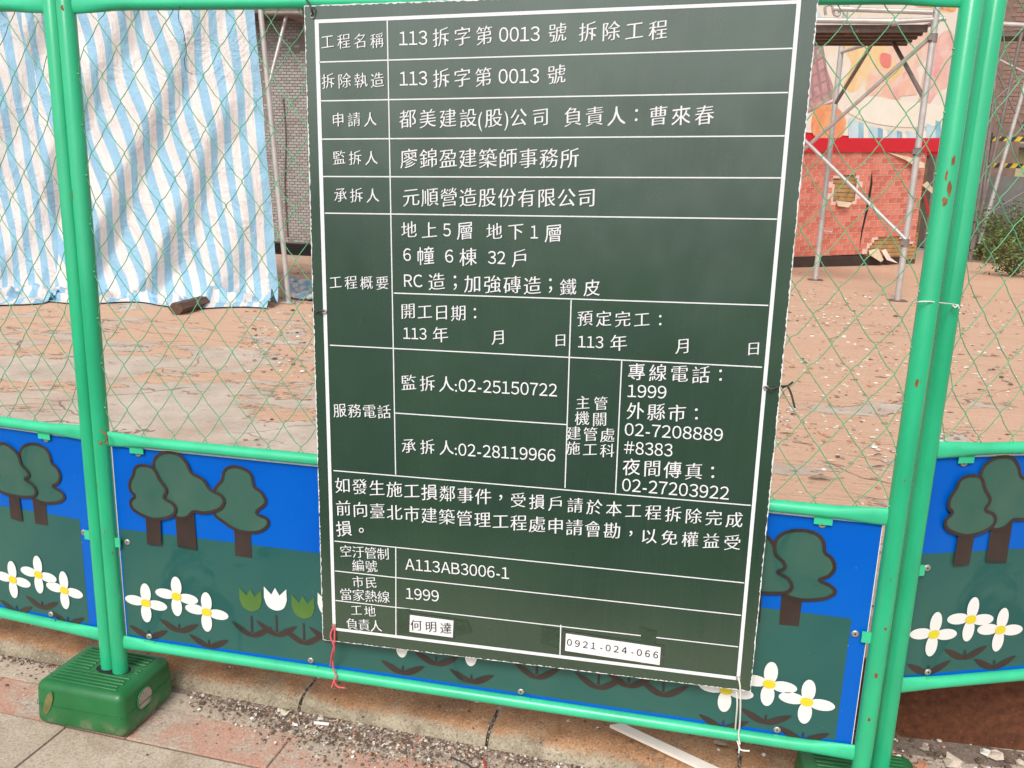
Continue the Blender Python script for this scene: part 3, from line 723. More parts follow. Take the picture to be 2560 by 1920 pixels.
def text(zf, s, xl, xr, yl, yr, h, y=LY - .0008, m_=None, name='lettering', spread=False):
    p, q = Vector(zf(xl, yl)), Vector(zf(xr, yr)); d = q - p; L = d.length; d.normalize(); up = Vector((-d.y, d.x))
    hz = (Vector(zf((xl + xr) / 2, (yl + yr) / 2 - h / 2)) - Vector(zf((xl + xr) / 2, (yl + yr) / 2 + h / 2))).length
    cjk = ord(s[0]) > 255; b = MB(); n = len(s)
    def put(ch, cx, sx, sy, gc, gy):
        vs, fs, bb = glyph(ch)
        for k, (ox, oy) in enumerate(((-.004, -.004), (.013, .002), (.030, .008)) if cjk and ch not in '：；，。' else (((0, 0), (.018, .004)) if m_ else ((0, 0),))):
            out = []
            for v in vs:
                kn = NIB.get(ch, 1) if cjk else 1; gx = (v[0] - gc) + ox * kn - .011; g_y = (v[1] - gy) + oy * kn + .005
                if cjk: g_y += .105 * gx
                w_ = p + d * (cx + gx * sx) + up * g_y * sy
                out.append((w_.x - OX, y - .0002 * k, w_.y))
            b.add(out, fs)
    if cjk:
        sy = hz / (CJKH * 1.06); gw = sy * CJKH * .97
        if n == 1: put(s, L / 2, min(sy, L / .9) if s not in '：；，。' else sy, sy, CJKX if s not in '：；，。' else .5 * sum(glyph(s)[2][:2]), CJKC if s not in '：；，。' else .5 * sum(glyph(s)[2][2:]))
        else:
            pitch = (L - gw) / (n - 1)
            for i, ch in enumerate(s): put(ch, gw / 2 + i * pitch, sy * .98, sy, CJKX, CJKC)
    else:
        sy = hz / CAPH; xs = []; x = 0
        for ch in s:
            bb = glyph(ch)[2]; wd = bb[1] - bb[0]
            if ch == '1': wd = max(wd, .40)
            if spread: xs.append((x + .3, bb)); x += .95 if ch != '-' else .8; continue
            if ch == '-': wd = .32
            xs.append((x + wd / 2, bb)); x += wd + .085
        if spread: tot = xs[-1][0] + .3; 
        else: tot = x - .085
        sx = L / tot
        for (cx, bb), ch in zip(xs, s):
            put(ch, cx * sx, min(sx, sy * .95) if not spread else sy * .92, sy if ch not in '()' else sy * 1.0, .5 * (bb[0] + bb[1]), CAPC)
    b.build(name, m_ or M['white_print'], notice)
T = [
 (A_, '工程名稱', 125, 548, 293, 284, 100), (A_, '113', 662, 855, 268, 262, 98), (A_, '拆字第', 898, 1300, 264, 248, 125), (A_, '0013', 1352, 1632, 242, 235, 102), (A_, '號', 1690, 1815, 232, 230, 128), (C_, '拆除工程', 138, 735, 226, 212, 130),
 (A_, '拆除執造', 130, 550, 565, 556, 100), (A_, '113', 665, 855, 546, 541, 98), (A_, '拆字第', 900, 1295, 548, 535, 125), (A_, '0013', 1348, 1628, 530, 524, 102), (A_, '號', 1680, 1812, 520, 518, 128),
 (A_, '申請人', 200, 500, 832, 828, 95), (A_, '都美建設', 668, 1190, 826, 820, 125), (A_, '(', 1208, 1235, 822, 822, 110), (A_, '股', 1248, 1378, 820, 819, 125), (A_, ')', 1388, 1415, 818, 818, 110), (A_, '公司', 1432, 1690, 818, 813, 122),
 (C_, '負責人', 35, 448, 812, 805, 130), (C_, '：', 515, 545, 797, 797, 118), (C_, '曹來春', 622, 1058, 806, 800, 132),
 (A_, '監拆人', 207, 508, 1092, 1095, 95), (A_, '廖錦盈建築師事務所', 675, 1895, 1099, 1098, 130),
 (A_, '承拆人', 215, 518, 1350, 1355, 95), (A_, '元順營造股份有限公司', 690, 2012, 1366, 1372, 125),
 (E_, '地上', 680, 918, 208, 212, 112), (E_, '5', 965, 1018, 207, 207, 90), (E_, '層', 1062, 1172, 214, 215, 120), (E_, '地下', 1268, 1515, 220, 222, 112), (E_, '1', 1570, 1620, 222, 222, 92), (E_, '層', 1668, 1787, 231, 233, 120),
 (E_, '6', 690, 742, 378, 378, 88), (E_, '幢', 783, 905, 388, 390, 120), (E_, '6', 978, 1035, 388, 388, 90), (E_, '棟', 1076, 1197, 396, 398, 120), (E_, '32', 1275, 1395, 397, 400, 90), (E_, '戶', 1440, 1550, 404, 406, 118),
 (E_, 'RC', 695, 822, 557, 560, 88), (E_, '造', 862, 975, 566, 568, 115), (E_, '；', 1030, 1065, 572, 572, 112), (E_, '加強磚造', 1115, 1634, 579, 596, 120), (E_, '；', 1690, 1722, 592, 592, 112), (G_, '鐵皮', 118, 384, 50, 58, 112),
 (E_, '工程概要', 182, 583, 570, 576, 90),
 (E_, '開工日期', 676, 1117, 768, 786, 105), (E_, '：', 1172, 1198, 782, 782, 100), (E_, '113', 690, 850, 920, 926, 80), (E_, '年', 893, 997, 932, 934, 108), (E_, '月', 1300, 1395, 950, 952, 100), (E_, '日', 1730, 1818, 969, 972, 88),
 (G_, '預定完工', 236, 726, 266, 276, 105), (G_, '：', 793, 818, 277, 277, 100), (G_, '113', 238, 412, 425, 431, 82), (G_, '年', 460, 572, 436, 438, 112), (G_, '月', 912, 1012, 457, 459, 104), (G_, '日', 1400, 1497, 474, 477, 92),
 (E_, '服務電話', 210, 598, 1454, 1467, 92),
 (E_, '監拆人', 679, 1034, 1262, 1276, 105), (E_, ':', 1043, 1062, 1282, 1282, 88), (E_, '02-25150722', 1073, 1752, 1279, 1315, 88),
 (B_, '承拆人', 681, 1032, 40, 56, 98), (B_, ':', 1043, 1060, 62, 62, 84), (B_, '02-28119966', 1070, 1740, 64, 106, 86),
 (G_, '主管', 226, 437, 847, 856, 92), (G_, '機關', 220, 430, 954, 966, 95), (G_, '建管處', 162, 484, 1058, 1076, 94), (G_, '施工科', 158, 482, 1160, 1184, 92),
 (G_, '專線電話', 588, 1140, 634, 660, 115), (G_, '：', 1208, 1236, 657, 657, 110), (G_, '1999', 580, 848, 765, 776, 88), (G_, '外縣市', 578, 975, 904, 926, 115), (G_, '：', 1041, 1069, 925, 925, 110), (G_, '02-7208889', 560, 1238, 1030, 1070, 88), (G_, '#8383', 555, 890, 1157, 1176, 88), (G_, '夜間傳真', 553, 1090, 1290, 1328, 112), (G_, '：', 1153, 1183, 1328, 1328, 110), (G_, '02-27203922', 542, 1280, 1413, 1474, 90),
 (B_, '如發生施工損鄰事件', 222, 1292, 310, 396, 106), (B_, '，', 1350, 1375, 396, 396, 100), (B_, '受損戶請於本工程拆除完成', 1435, 3026, 412, 557, 102),
 (B_, '前向臺北市建築管理工程處申請會勘', 228, 2184, 468, 632, 106), (D_, '，', 505, 527, 315, 315, 84), (D_, '以免權益受', 578, 1160, 330, 374, 88),
 (B_, '損', 228, 330, 611, 614, 102), (B_, '。', 385, 414, 622, 622, 100),
 (B_, '空汙管制', 255, 587, 765, 790, 80), (B_, '編號', 340, 505, 864, 876, 80), (B_, 'A113AB3006-1', 703, 1420, 855, 920, 80), (B_, '市民', 340, 502, 978, 987, 76), (B_, '當家熱線', 255, 590, 1063, 1087, 80), (B_, '1999', 707, 935, 1057, 1077, 78),
 (B_, '工地', 330, 493, 1172, 1186, 74), (B_, '負責人', 298, 537, 1268, 1288, 78)]
for t in T: text(*t)
# paper stickers with a clear tape edge
M['tape'] = worn('clear_tape', (.040, .058, .040), .22, .3, 20, (.16, .15, .12), .6, 40, .4, .002)
M['tape2'] = worn('old_tape_patch', (.018, .052, .028), .14, .3, 25, (.040, .050, .030), .55, 30, .5, .003)
for k_ in ('tape2', 'tape'):
    bs = M[k_].node_tree.nodes['Principled BSDF']; bs.inputs['Coat Weight'].default_value = 1; bs.inputs['Coat IOR'].default_value = 1.5; bs.inputs['Coat Roughness'].default_value = .12
def quad(b, pts, y): b.add([(p[0] - OX, y, p[1]) for p in pts], [tuple(range(len(pts)))])
for zf, pts, s, t_ in ((B_, [(732, 1322), (1030, 1362), (1035, 1245), (735, 1205)], '何明達', (742, 1020, 1274, 1302, 74)),
                       (D_, [(126, 1008), (685, 1093), (692, 988), (131, 905)], '0921-024-066', (137, 678, 956, 1034, 40))):
    P = [Vector(zf(*p)) for p in pts]; c = sum(P, Vector((0, 0))) / 4
    st = MB(); quad(st, [c + (p - c) * Vector((1, 1)) for p in P], -.0018); quad(st, P, -.0018)
    st = MB(); quad(st, P, -.0026); sheet = st.build('paper_label', M['paper'], notice)
    st = MB(); quad(st, [(c.x + (p.x - c.x) * 1.07, c.y + (p.y - c.y) * 1.22) for p in P], -.0021); st.build('tape', M['tape'], notice)
    text(zf, s, *t_, y=-.0034, m_=M['ink'], name='label_lettering', spread=True)
for pts in ([(650, 1160), (735, 1165), (740, 1330), (655, 1335)], [(1040, 1240), (1130, 1245), (1165, 1330), (1045, 1350)], [(1640, 1290), (1765, 1310), (1760, 1440), (1640, 1400)], [(2320, 1290), (2440, 1320), (2420, 1500), (2350, 1490)]):
    st = MB(); quad(st, [B_(*p) for p in pts][::-1], -.0017); st.build('tape', M['tape2'], notice)
# eyelets
def eyelet(p):
    st = MB(); c = Vector(p)
    st.tube([(c.x - OX + .0042 * cos(t), -.0022, c.y + .0042 * sin(t)) for t in [2 * pi * i / 12 for i in range(13)]], .0014, 6, 0, False); st.build('eyelet', M['screw'], notice)
for p in (A_(62, 112), S(812, 779), S(1915, 969), B_(210, 1280), D_(1152, 1172)): eyelet(p)
tag(notice, 'dark green demolition works notice of ruled white Chinese text tied to the fence', 'notice board')

# ties and strings
def string(name, pts, r, m_, label, cat='string tie', extra=()):
    b = MB(); b.tube(cr(pts, 5, False), r, 7)
    for e_ in extra: b.tube(cr(e_, 5, False), r, 7)
    return tag(b.build(name, m_), label, cat)
W3 = lambda px, py, y: tuple(at_y(px, py, y))
string('wire_tie', [W3(783, 38, -.038), W3(778, 20, -.045), W3(770, 4, -.03), W3(762, 0, .01), W3(757, 20, .0), W3(759, 44, -.01)], .0022, M['black_tie'], 'black wire loop holding the top left corner of the green notice to the rail', 'wire tie')
string('wire_tie', [W3(811, 779, -.04), W3(800, 777, -.045), W3(788, 783, -.03), W3(781, 775, -.02), W3(785, 770, -.03), W3(795, 781, -.04)], .0016, M['black_tie'], 'small dark wire twist through the eyelet halfway down the left edge of the notice', 'wire tie', [[W3(788, 783, -.035), W3(787, 800, -.03), W3(786, 812, -.03)]])
string('wire_tie', [W3(1915, 969, -.038), W3(1930, 972, -.046), W3(1950, 966, -.03), W3(1965, 965, -.02), W3(1972, 963, -.015), W3(1982, 955, -.02)], .0021, M['black_tie'], 'dark wire twist with a bent tail on the right edge of the notice', 'wire tie', [[W3(1955, 970, -.02), W3(1968, 966, -.02), W3(1978, 985, -.02), W3(1987, 1020, -.02)]])
string('string_tie', [W3(836, 1563, -.038), W3(826, 1590, -.042), W3(836, 1618, -.042), W3(832, 1645, -.02), W3(834, 1672, -.016), W3(842, 1692, -.018)], .0019, M['string_red'], 'pink red string looped from the notice foot to the bottom rail, left side', 'string', [[W3(836, 1563, -.038), W3(836, 1605, -.042), W3(829, 1640, -.03), W3(826, 1665, -.005)], [W3(842, 1692, -.018), W3(834, 1705, -.02), W3(829, 1719, -.02)], [W3(834, 1698, -.02), W3(843, 1716, -.02), W3(863, 1720, -.02)]])
string('string_tie', [W3(1845, 1694, -.038), W3(1850, 1715, -.042), W3(1851, 1770, -.035), W3(1849, 1815, -.022), W3(1846, 1838, -.018), W3(1850, 1860, -.018)], .0019, M['string_white'], 'white string looped from the notice foot to the bottom rail, right side', 'string', [[W3(1841, 1730, -.036), W3(1843, 1760, -.036), W3(1840, 1800, -.02), W3(1838, 1824, -.005)], [W3(1843, 1852, -.018), W3(1848, 1868, -.02), W3(1847, 1882, -.02)], [W3(1846, 1862, -.02), W3(1853, 1875, -.02), W3(1874, 1877, -.02)]])
string('wire_tie', [W3(2290, 757, -.012), W3(2300, 754, -.024), W3(2325, 754, -.022), W3(2350, 757, -.003), W3(2385, 761, .055), W3(2394, 766, .06)], .0013, M['string_white'], 'thin pale wire binding the right pair of green posts', 'wire tie', [[W3(2380, 760, .05), W3(2388, 769, .048), W3(2394, 762, .05), W3(2398, 771, .05)]])
string('wire_strand', [W3(452, 0, -.01), W3(446, 45, -.012), W3(458, 75, -.012), W3(462, 100, -.01), W3(466, 130, -.008), W3(461, 150, -.01), W3(466, 175, -.012), W3(482, 186, -.014)], .0007, M['black_tie'], 'thin twisted wire end hanging on the mesh below the top rail at left', 'wire')
string('wire_tie', [W3(250, 1075, -.02), W3(262, 1085, -.026), W3(268, 1097, -.024), W3(262, 1104, -.02), (W3(270, 1110, -.02)), W3(266, 1085, -.022), W3(255, 1080, -.02)], .0014, M['rust'], 'rusty wire knot at the left end of the middle rail', 'wire tie')

# ================================================================== LOOSE THINGS BY THE KERB
def loose(name, b, m_, label, cat): return tag(b.build(name, m_), label, cat)
b = MB(); p0, p1 = at_z(1530, 1812, .062), at_z(1835, 1955, .036); dd = (p1 - p0); nn = Vector((-dd.y, dd.x, 0)).normalized() * .0135
up = Vector((0, 0, .008))
for s in (1,):
    a = [p0 - nn, p1 - nn, p1 + nn, p0 + nn + dd.normalized() * .022]
    b.add([tuple(v) for v in a] + [tuple(v + up) for v in a], [(0, 3, 2, 1), (4, 5, 6, 7), (0, 1, 5, 4), (1, 2, 6, 5), (2, 3, 7, 6), (3, 0, 4, 7)])
loose('board_strip', b, worn('cream_trim', (.80, .73, .65), .5, .06, 20, (.25, .2, .16), .68, 60), 'cream painted timber strip leaning over the kerb under the bottom rail', 'wood strip')
c = at_z(804, 1813, .004); b = MB(); b.tube([c + Vector((-.019, 0, .004)), c + Vector((.019, .003, .004))], .0042, 8); loose('cigarette_butt', b, mat('white_stub', (.8, .78, .74), .7), 'white cigarette stub lying in the gutter grit', 'litter')
c = at_z(715, 1781, .006); b = MB(); n = 12
lf = [(c.x + .016 * cos(t) * (1 if cos(t) < 0 else .8), c.y + .011 * sin(t), c.z + .006 * cos(t * 2) + .003) for t in [2 * pi * i / n for i in range(n)]]
b.add(lf + [(c.x, c.y, c.z)], [(i, (i + 1) % n, n) for i in range(n)], 0, True); loose('dry_leaf', b, worn('dry_leaf', (.62, .58, .42), .7, .1, 60), 'pale dry leaf at the foot of the kerb joint', 'leaf')
for k, (px, py, lab) in enumerate(((735, 1816, 'clear crumpled plastic scrap left of the cigarette stub'), (805, 1800, 'thin silver foil scrap just above the cigarette stub'))):
    c = at_z(px, py, .005); b = MB(); vs = [(c.x + random.uniform(-.012, .012), c.y + random.uniform(-.007, .007), c.z + random.uniform(0, .008)) for _ in range(7)]
    b.add(vs, [(0, 1, 2), (1, 2, 3), (2, 3, 4), (3, 4, 5), (4, 5, 6), (0, 4, 6)]); loose('plastic_scrap', b, mat('cloudy_plastic', (.62, .60, .60), .2), lab, 'litter')
b = MB(); b.tube(cr([at_z(1128, 1893, .004), at_z(1150, 1903, .006), at_z(1170, 1912, .004), at_z(1185, 1925, .006)], 5, False), .0024, 7); loose('black_cable', b, M['black_tie'], 'short black cable end on the pavement at the bottom edge', 'cable')
b = MB(); b.tube(cr([at_z(1209, 1900, .004), at_z(1213, 1915, .008), at_z(1212, 1930, .004)], 5, False), .0035, 7); loose('red_scrap', b, mat('red_plastic', (.45, .06, .04), .4), 'small red plastic scrap beside the black cable end', 'litter')
b = MB(); b.tube(cr([at_z(741, 1790, .004), at_z(746, 1800, .007), at_z(749, 1812, .004)], 4, False), .0018, 5); loose('twig', b, worn('twig', (.5, .33, .2), .8), 'thin tan twig between leaf and cigarette stub', 'twig')
for px, py, lab in ((1420, 1805, 'torn white paper bit on the soil behind the left of the timber strip'), (1497, 1822, 'crumpled pale paper just left of the timber strip'), (1800, 1860, 'flat grey stone flake by the white string')):
    c = at_z(px, py, FZ + .004); b = MB(); n = 7; sx = .020 if 'flake' in lab else .008
    v = [(c.x + sx * cos(t) * random.uniform(.7, 1.2), c.y + .011 * sin(t) * random.uniform(.6, 1.2), c.z + random.uniform(0, .006)) for t in [2 * pi * i / n for i in range(n)]]
    v2 = [(c.x + (x - c.x) * random.uniform(.3, .9), c.y + (y - c.y) * random.uniform(.3, .9), z + random.uniform(.001, .006)) for x, y, z in v]
    if 'flake' in lab: b.add(v + v2, [tuple(range(n, 2 * n))] + [(i, (i + 1) % n, n + (i + 1) % n, n + i) for i in range(n)])
    else:
        q_ = [(c.x + random.uniform(-.010, .010), c.y + random.uniform(-.006, .006), c.z + random.uniform(0, .007)) for _ in range(9)]
        b.add(q_, [(i, i + 1, i + 2) for i in range(7)])
    loose('stone_flake' if 'flake' in lab else 'paper_scrap', b, M['stone_m'] if 'flake' in lab else M['stone_w'], lab, 'stone' if 'flake' in lab else 'litter')
# block of old wood on the site floor
a_, c_ = at_z(440, 786, FZ), at_z(515, 765, FZ)
b = MB(); n = 6; L = (c_ - a_).length * .92; N = 8; rows = []
for i in range(N + 1):
    t = i / N; r_ = .062 * (1 - .25 * max(0, t - .6)); ce_ = (Vector((0, 0, 0)), )
    rows.append([(L * t, (.075 * (1 if abs(cos(g)) > .5 else .9) * cos(g)) * (1 + .10 * noise.noise(Vector((t * 5, g, 2)))), .055 + .06 * sin(g) * (1 + .12 * noise.noise(Vector((t * 6, g * 2, 5))))) for g in [2 * pi * k / n for k in range(n)]])
b.add([v for r in rows for v in r], [(i * n + k, (i + 1) * n + k, (i + 1) * n + (k + 1) % n, i * n + (k + 1) % n) for i in range(N) for k in range(n)]); b.add(rows[0], [tuple(range(n))]); b.add(rows[-1], [tuple(reversed(range(n)))])
ob = loose('wood_block', b, worn('weathered_wood', (.12, .065, .045), .85, .35, 9, (.24, .15, .10), .6, 16, .8, .01, stretch=(.4, 3, 3)), 'dark brown broken block lying alone on the site floor before the tarpaulin', 'block')
ob.location = a_; ob.rotation_euler = (0, 0, math.atan2((c_ - a_).y, (c_ - a_).x) + .0)
# rusty steel plate standing behind the right fence panel
pl0, pl1 = at_z(2110, 1838, FZ * .5), at_z(2700, 1905, FZ * .5)
hgt = at_y(2200, 1655, at_z(2200, 1850, .02).y).z
rp = MB(); d_ = (pl1 - pl0); 
def plate_pt(t, z, off=0): p = pl0 + d_ * t; nn = Vector((-d_.y, d_.x, 0)).normalized(); return (p.x + nn.x * off, p.y + nn.y * off, z)
rp.add([plate_pt(0, -.01), plate_pt(1.6, -.01), plate_pt(1.6, hgt), plate_pt(0, hgt), plate_pt(0, -.01, .012), plate_pt(1.6, -.01, .012), plate_pt(1.6, hgt, .012), plate_pt(0, hgt, .012)],
       [(0, 1, 2, 3), (7, 6, 5, 4), (3, 2, 6, 7), (0, 3, 7, 4), (1, 5, 6, 2)])
loose('steel_plate', rp, worn('rusty_plate', (.13, .042, .016), .9, .45, 45, (.22, .085, .035), .60, 90, 1, .004), 'rust brown steel plate standing on edge behind the right fence panel', 'steel plate')

# ================================================================== TARPAULINS
def tarp(name, p0, p1, top, period, seedv, label, lean=.30, amp=1.0, pool=.5):
    """cloth hung from p0 to p1 (floor points), with diagonal folds, its foot spread on the floor"""
    N, Mz = 230, 200; b = MB(); d = Vector((p1[0] - p0[0], p1[1] - p0[1], 0)); L = d.length; d.normalize(); nn = Vector((d.y, -d.x, 0))
    vs = []; uv = []
    def rid(t):  # asymmetric fold profile
        t = t % 1.0; t = t / .68 if t < .68 else (1 - t) / .32; return .35 * t + .65 * t * t * (3 - 2 * t)
    for j in range(Mz + 1):
        for i in range(N + 1):
            s_ = L * i / N; t = j / Mz
            ln = (top - FZ) + pool; q = ln * (1 - t)            # arc length up from the spread hem
            xw = s_ + .10 * noise.noise(Vector((s_ * .8, q * .5, seedv)))
            k1 = (xw * .80 - q * .47 + .18 * noise.noise(Vector((s_ * .6, q * .6, seedv + 3)))) / .62
            m1 = max(0, min(1, (2.75 - abs(q - 2.1)) / 1.0)) * (.75 + .5 * noise.noise(Vector((s_ * .7, q * .5, seedv + 9))))
            m1 *= max(.05, min(1, (L - s_) / 1.1))
            f = rid(k1) * m1 * amp
            off = .20 * f + .018 * noise.noise(Vector((s_ * 7, q * 4, seedv + 1)))
            off += .05 * noise.noise(Vector((s_ * 2.2, q * 1.3, seedv + 6)))
            pl = pool * (1 + .75 * noise.noise(Vector((s_ * 1.6, 7, seedv))))
            if q > pool:
                z = FZ + (q - pool) + .01; y_ = off
                y_ += .10 * math.exp(-(q - pool) / .12)
            else:
                r_ = (pool - q) / pool
                y_ = off * (1 - r_) + .10 + pl * r_ * .85
                z = FZ + .012 + max(0, .16 * (noise.noise(Vector((s_ * 4.5, q * 7, seedv + 4))) + .30 + .25 * noise.noise(Vector((s_ * 14, q * 16, seedv + 2))))) * min(1, (1 - r_) * 2.2) * min(1, r_ * 4 + .3)
            P = Vector((p0[0], p0[1], 0)) + d * s_ + nn * y_; vs.append((P.x - .061 * (z - FZ), P.y, z))
            lean_f = lean * min(1, max(0, (L * .95 - s_) / .9))
            u = (s_ + lean_f * (q - 3.2) * 1.0 - .20 * f + .10 * m1 * amp + .012 * noise.noise(Vector((s_ * 3, q * 2, 4)))) / period
            uv.append((u, q / period))
    n = N + 1
    fs = [(j * n + i, (j + 1) * n + i, (j + 1) * n + i + 1, j * n + i + 1) for j in range(Mz) for i in range(N)]
    b.add(vs, fs, 0, True); o_ = b.build(name, M['tarp'])
    ul = o_.data.uv_layers.new(name='UVMap'); li = [0] * len(o_.data.loops); o_.data.loops.foreach_get('vertex_index', li)
    flat = []
    for q in li: flat += uv[q]
    ul.data.foreach_set('uv', flat)
    return tag(o_, label, 'tarpaulin', 'striped tarpaulins hung round the building')
tA, tB = at_z(215, 740, FZ), at_z(700, 757, FZ)
tA2, tB2 = at_z(-260, 720, FZ), at_z(205, 735, FZ)
tarp('tarpaulin', tA - (tB - tA) * .10, tB, 4.6, .186, 2.0, 'blue and white striped tarpaulin with diagonal folds hanging left of the notice', .10)
tarp('tarpaulin', tA2, tB2, 4.6, .178, 11.0, 'blue and white striped tarpaulin behind the left fence panel, foot bunched up', .10, .7, 1.0)
# ragged corner of tarp trailing right of the pole
def patch_cloth(pts, label):
    b = MB(); a, c, e, g = [Vector(p) for p in pts]; N = 24; vs = []; uv = []
    for j in range(N + 1):
        for i in range(N + 1):
            p = a.lerp(c, i / N).lerp(g.lerp(e, i / N), j / N); edge = .05 * noise.noise(Vector((i * .4, j * .4, 3)))
            vs.append((p.x + edge, p.y + edge, FZ + .012 + max(0, .09 * (noise.noise(Vector((p.x * 5, p.y * 4, 2))) + .25)))); uv.append((p.x / .158 + .4 * j / N, j * .2))
    n = N + 1; b.add(vs, [(j * n + i, j * n + i + 1, (j + 1) * n + i + 1, (j + 1) * n + i) for j in range(N) for i in range(N)], 0, True)
    o_ = b.build('tarpaulin_offcut', M['tarp']); ul = o_.data.uv_layers.new(name='UVMap'); li = [0] * len(o_.data.loops); o_.data.loops.foreach_get('vertex_index', li)
    ul.data.foreach_set('uv', [x for q in li for x in uv[q]]); return tag(o_, label, 'tarpaulin')
patch_cloth([at_z(715, 745, FZ), at_z(800, 757, FZ), at_z(780, 715, FZ), at_z(722, 700, FZ)], 'loose end of striped tarpaulin on the floor between pole and notice')

# ================================================================== SCAFFOLDING
def pole(b, p, q, r=.024, n=12, mi=0): b.tube([p, Vector(p).lerp(Vector(q), .5), q], r, n, mi)
def W(px, py, y): return at_y(px, py, y + CAM.y)      # y measured from the camera
# upright and brace at the edge of the tarpaulin
ft = at_z(722, 757, FZ); yy = ft.y - CAM.y
sf = empty('scaffold', ft)
rel = lambda p: Vector(p) - ft
tlx = rel(W(651, 20, yy)); b = MB(); pole(b, (0, 0, 0), tlx * 1.3, .027); b.build('upright', M['galv'], sf)
b = MB(); b.box((-.07, -.07, 0), (.07, .07, .008)); b.build('base_plate', M['galv'], sf)
tp = rel(W(672, 212, yy))
b = MB(); pole(b, tp, rel(W(716, 38, yy + .2)), .017); b.build('brace', M['galv'], sf)
b = MB(); z1 = rel(W(700, 30, yy)).z
pole(b, (-.2, .05, z1), (1.3, .25, z1 + .02), .024); b.build('ledger', M['galv_d'], sf)
b = MB(); b.box((-.1, .12, z1 + .02), (1.5, .75, z1 + .07)); b.build('deck_plank', M['steel_d'], sf)
tag(sf, 'galvanised scaffold upright with a diagonal brace at the right edge of the striped tarpaulin', 'scaffold pole')
# portal frame before the mural
lA, lB = at_z(2038, 700, FZ), at_z(2243, 752, FZ)
ya, yb = lA.y - CAM.y, lB.y - CAM.y
fr = empty('scaffold', lB); rel = lambda p: Vector(p) - lB
zt = W(2395, 60, yb).z
def leg(p, nm='leg'):
    b = MB(); r0 = rel(p); pole(b, (r0.x, r0.y, .01), (r0.x, r0.y, zt + .9), .040)
    b.tube([(r0.x, r0.y, .0), (r0.x, r0.y, .10)], .030, 8); b.build(nm, M['galv'], fr)
    b = MB(); b.box((r0.x - .11, r0.y - .09, 0), (r0.x + .11, r0.y + .09, .012)); b.build('base_plate', M['steel_d'], fr)
leg(lA); leg(lB)
b = MB(); a, c = rel(lA), rel(lB); pole(b, (a.x, a.y, zt - .03), (c.x, c.y, zt - .03), .026); b.build('top_beam', M['galv'], fr)
for leg_p, t_, zl in ((a, .38, W(2112, 268, ya).z), (c, .42, W(2340, 258, yb).z)):
    o_ = c if leg_p is a else a; e_ = leg_p.lerp(o_, t_)
    b = MB(); pole(b, (leg_p.x, leg_p.y, zl), (e_.x, e_.y, zt - .04), .028); b.build('knee_brace', M['galv_d'], fr)
b = MB(); e1 = rel(W(1960, 418, yb + 1.4)); e2 = Vector((0, -.03, W(2365, 95, yb).z)); pole(b, e1, e2, .025); b.build('cross_brace', M['galv'], fr)
b = MB(); e3 = rel(W(1930, 270, yb + 1.4)); e4 = Vector((0, -.03, W(2262, 607, yb).z)); pole(b, e3, e4, .025); b.build('cross_brace', M['galv'], fr)
for k, pt in enumerate((W(2140, 125, ya), W(2062, 577, ya))):
    r0 = rel(pt); b = MB(); b.tube([(a.x, a.y, r0.z), (a.x + .16, a.y - .05, r0.z - .01)], .008, 6); b.tube([(a.x + .16, a.y - .05, r0.z - .04), (a.x + .16, a.y - .05, r0.z + .03)], .007, 6); b.build('lock_pin', M['galv'], fr)
for pt in (W(2365, 95, yb), W(2262, 607, yb), W(2300, 380, yb)):
    r0 = rel(pt); b = MB(); b.tube([(0, 0, r0.z - .05), (0, 0, r0.z + .05)], .052, 12); b.box((-.07, -.06, r0.z - .03), (-.02, -.03, r0.z + .03)); b.build('coupler', M['galv_d'], fr)
tag(fr, 'tall galvanised portal scaffold frame with cross braces standing before the fruit mural', 'scaffold frame')
dk = empty('work_platform', (lB.x, lB.y, zt))
x_l = rel(W(1960, 60, yb)).x
b = MB(); pole(b, (x_l - .6, .05, .08), (-.42, .0, .03), .034); b.build('front_tube', M['galv'], dk)
b = MB(); pole(b, (-.46, .0, .03), (.12, 0, .06), .028); b.tube([(-.50, 0, .026), (-.44, 0, .031)], .05, 14); b.build('tube_coupler', M['galv'], dk)
for k in range(4):
    b = MB(); y0 = .10 + k * .27; b.box((x_l - .6, y0, -.035), (-.05, y0 + .25, .012)); b.box((x_l - .6, y0, -.075), (-.05, y0 + .03, -.036)); b.box((x_l - .6, y0 + .22, -.075), (-.05, y0 + .25, -.036)); b.build('plank', M['steel_d'], dk)
b = MB(); b.box((-1.35, .55, .05), (-.12, .60, .17)); b.build('toe_board', M['galv'], dk)
b = MB(); b.tube(cr([(-1.28, .0, .11), (-1.3, -.03, .2), (-1.22, -.02, .22), (-1.18, 0, .12), (-1.12, 0, .11), (-1.13, 0, .2)], 4, False), .018, 7); b.build('hook', M['galv'], dk)
b = MB(); pole(b, (-1.2, -.02, .18), (-.05, -.02, .13), .03); b.build('hook_rail', M['galv'], dk)
tag(dk, 'scaffold deck of dark steel planks with tubes and a hook, above the fruit mural', 'scaffold deck')
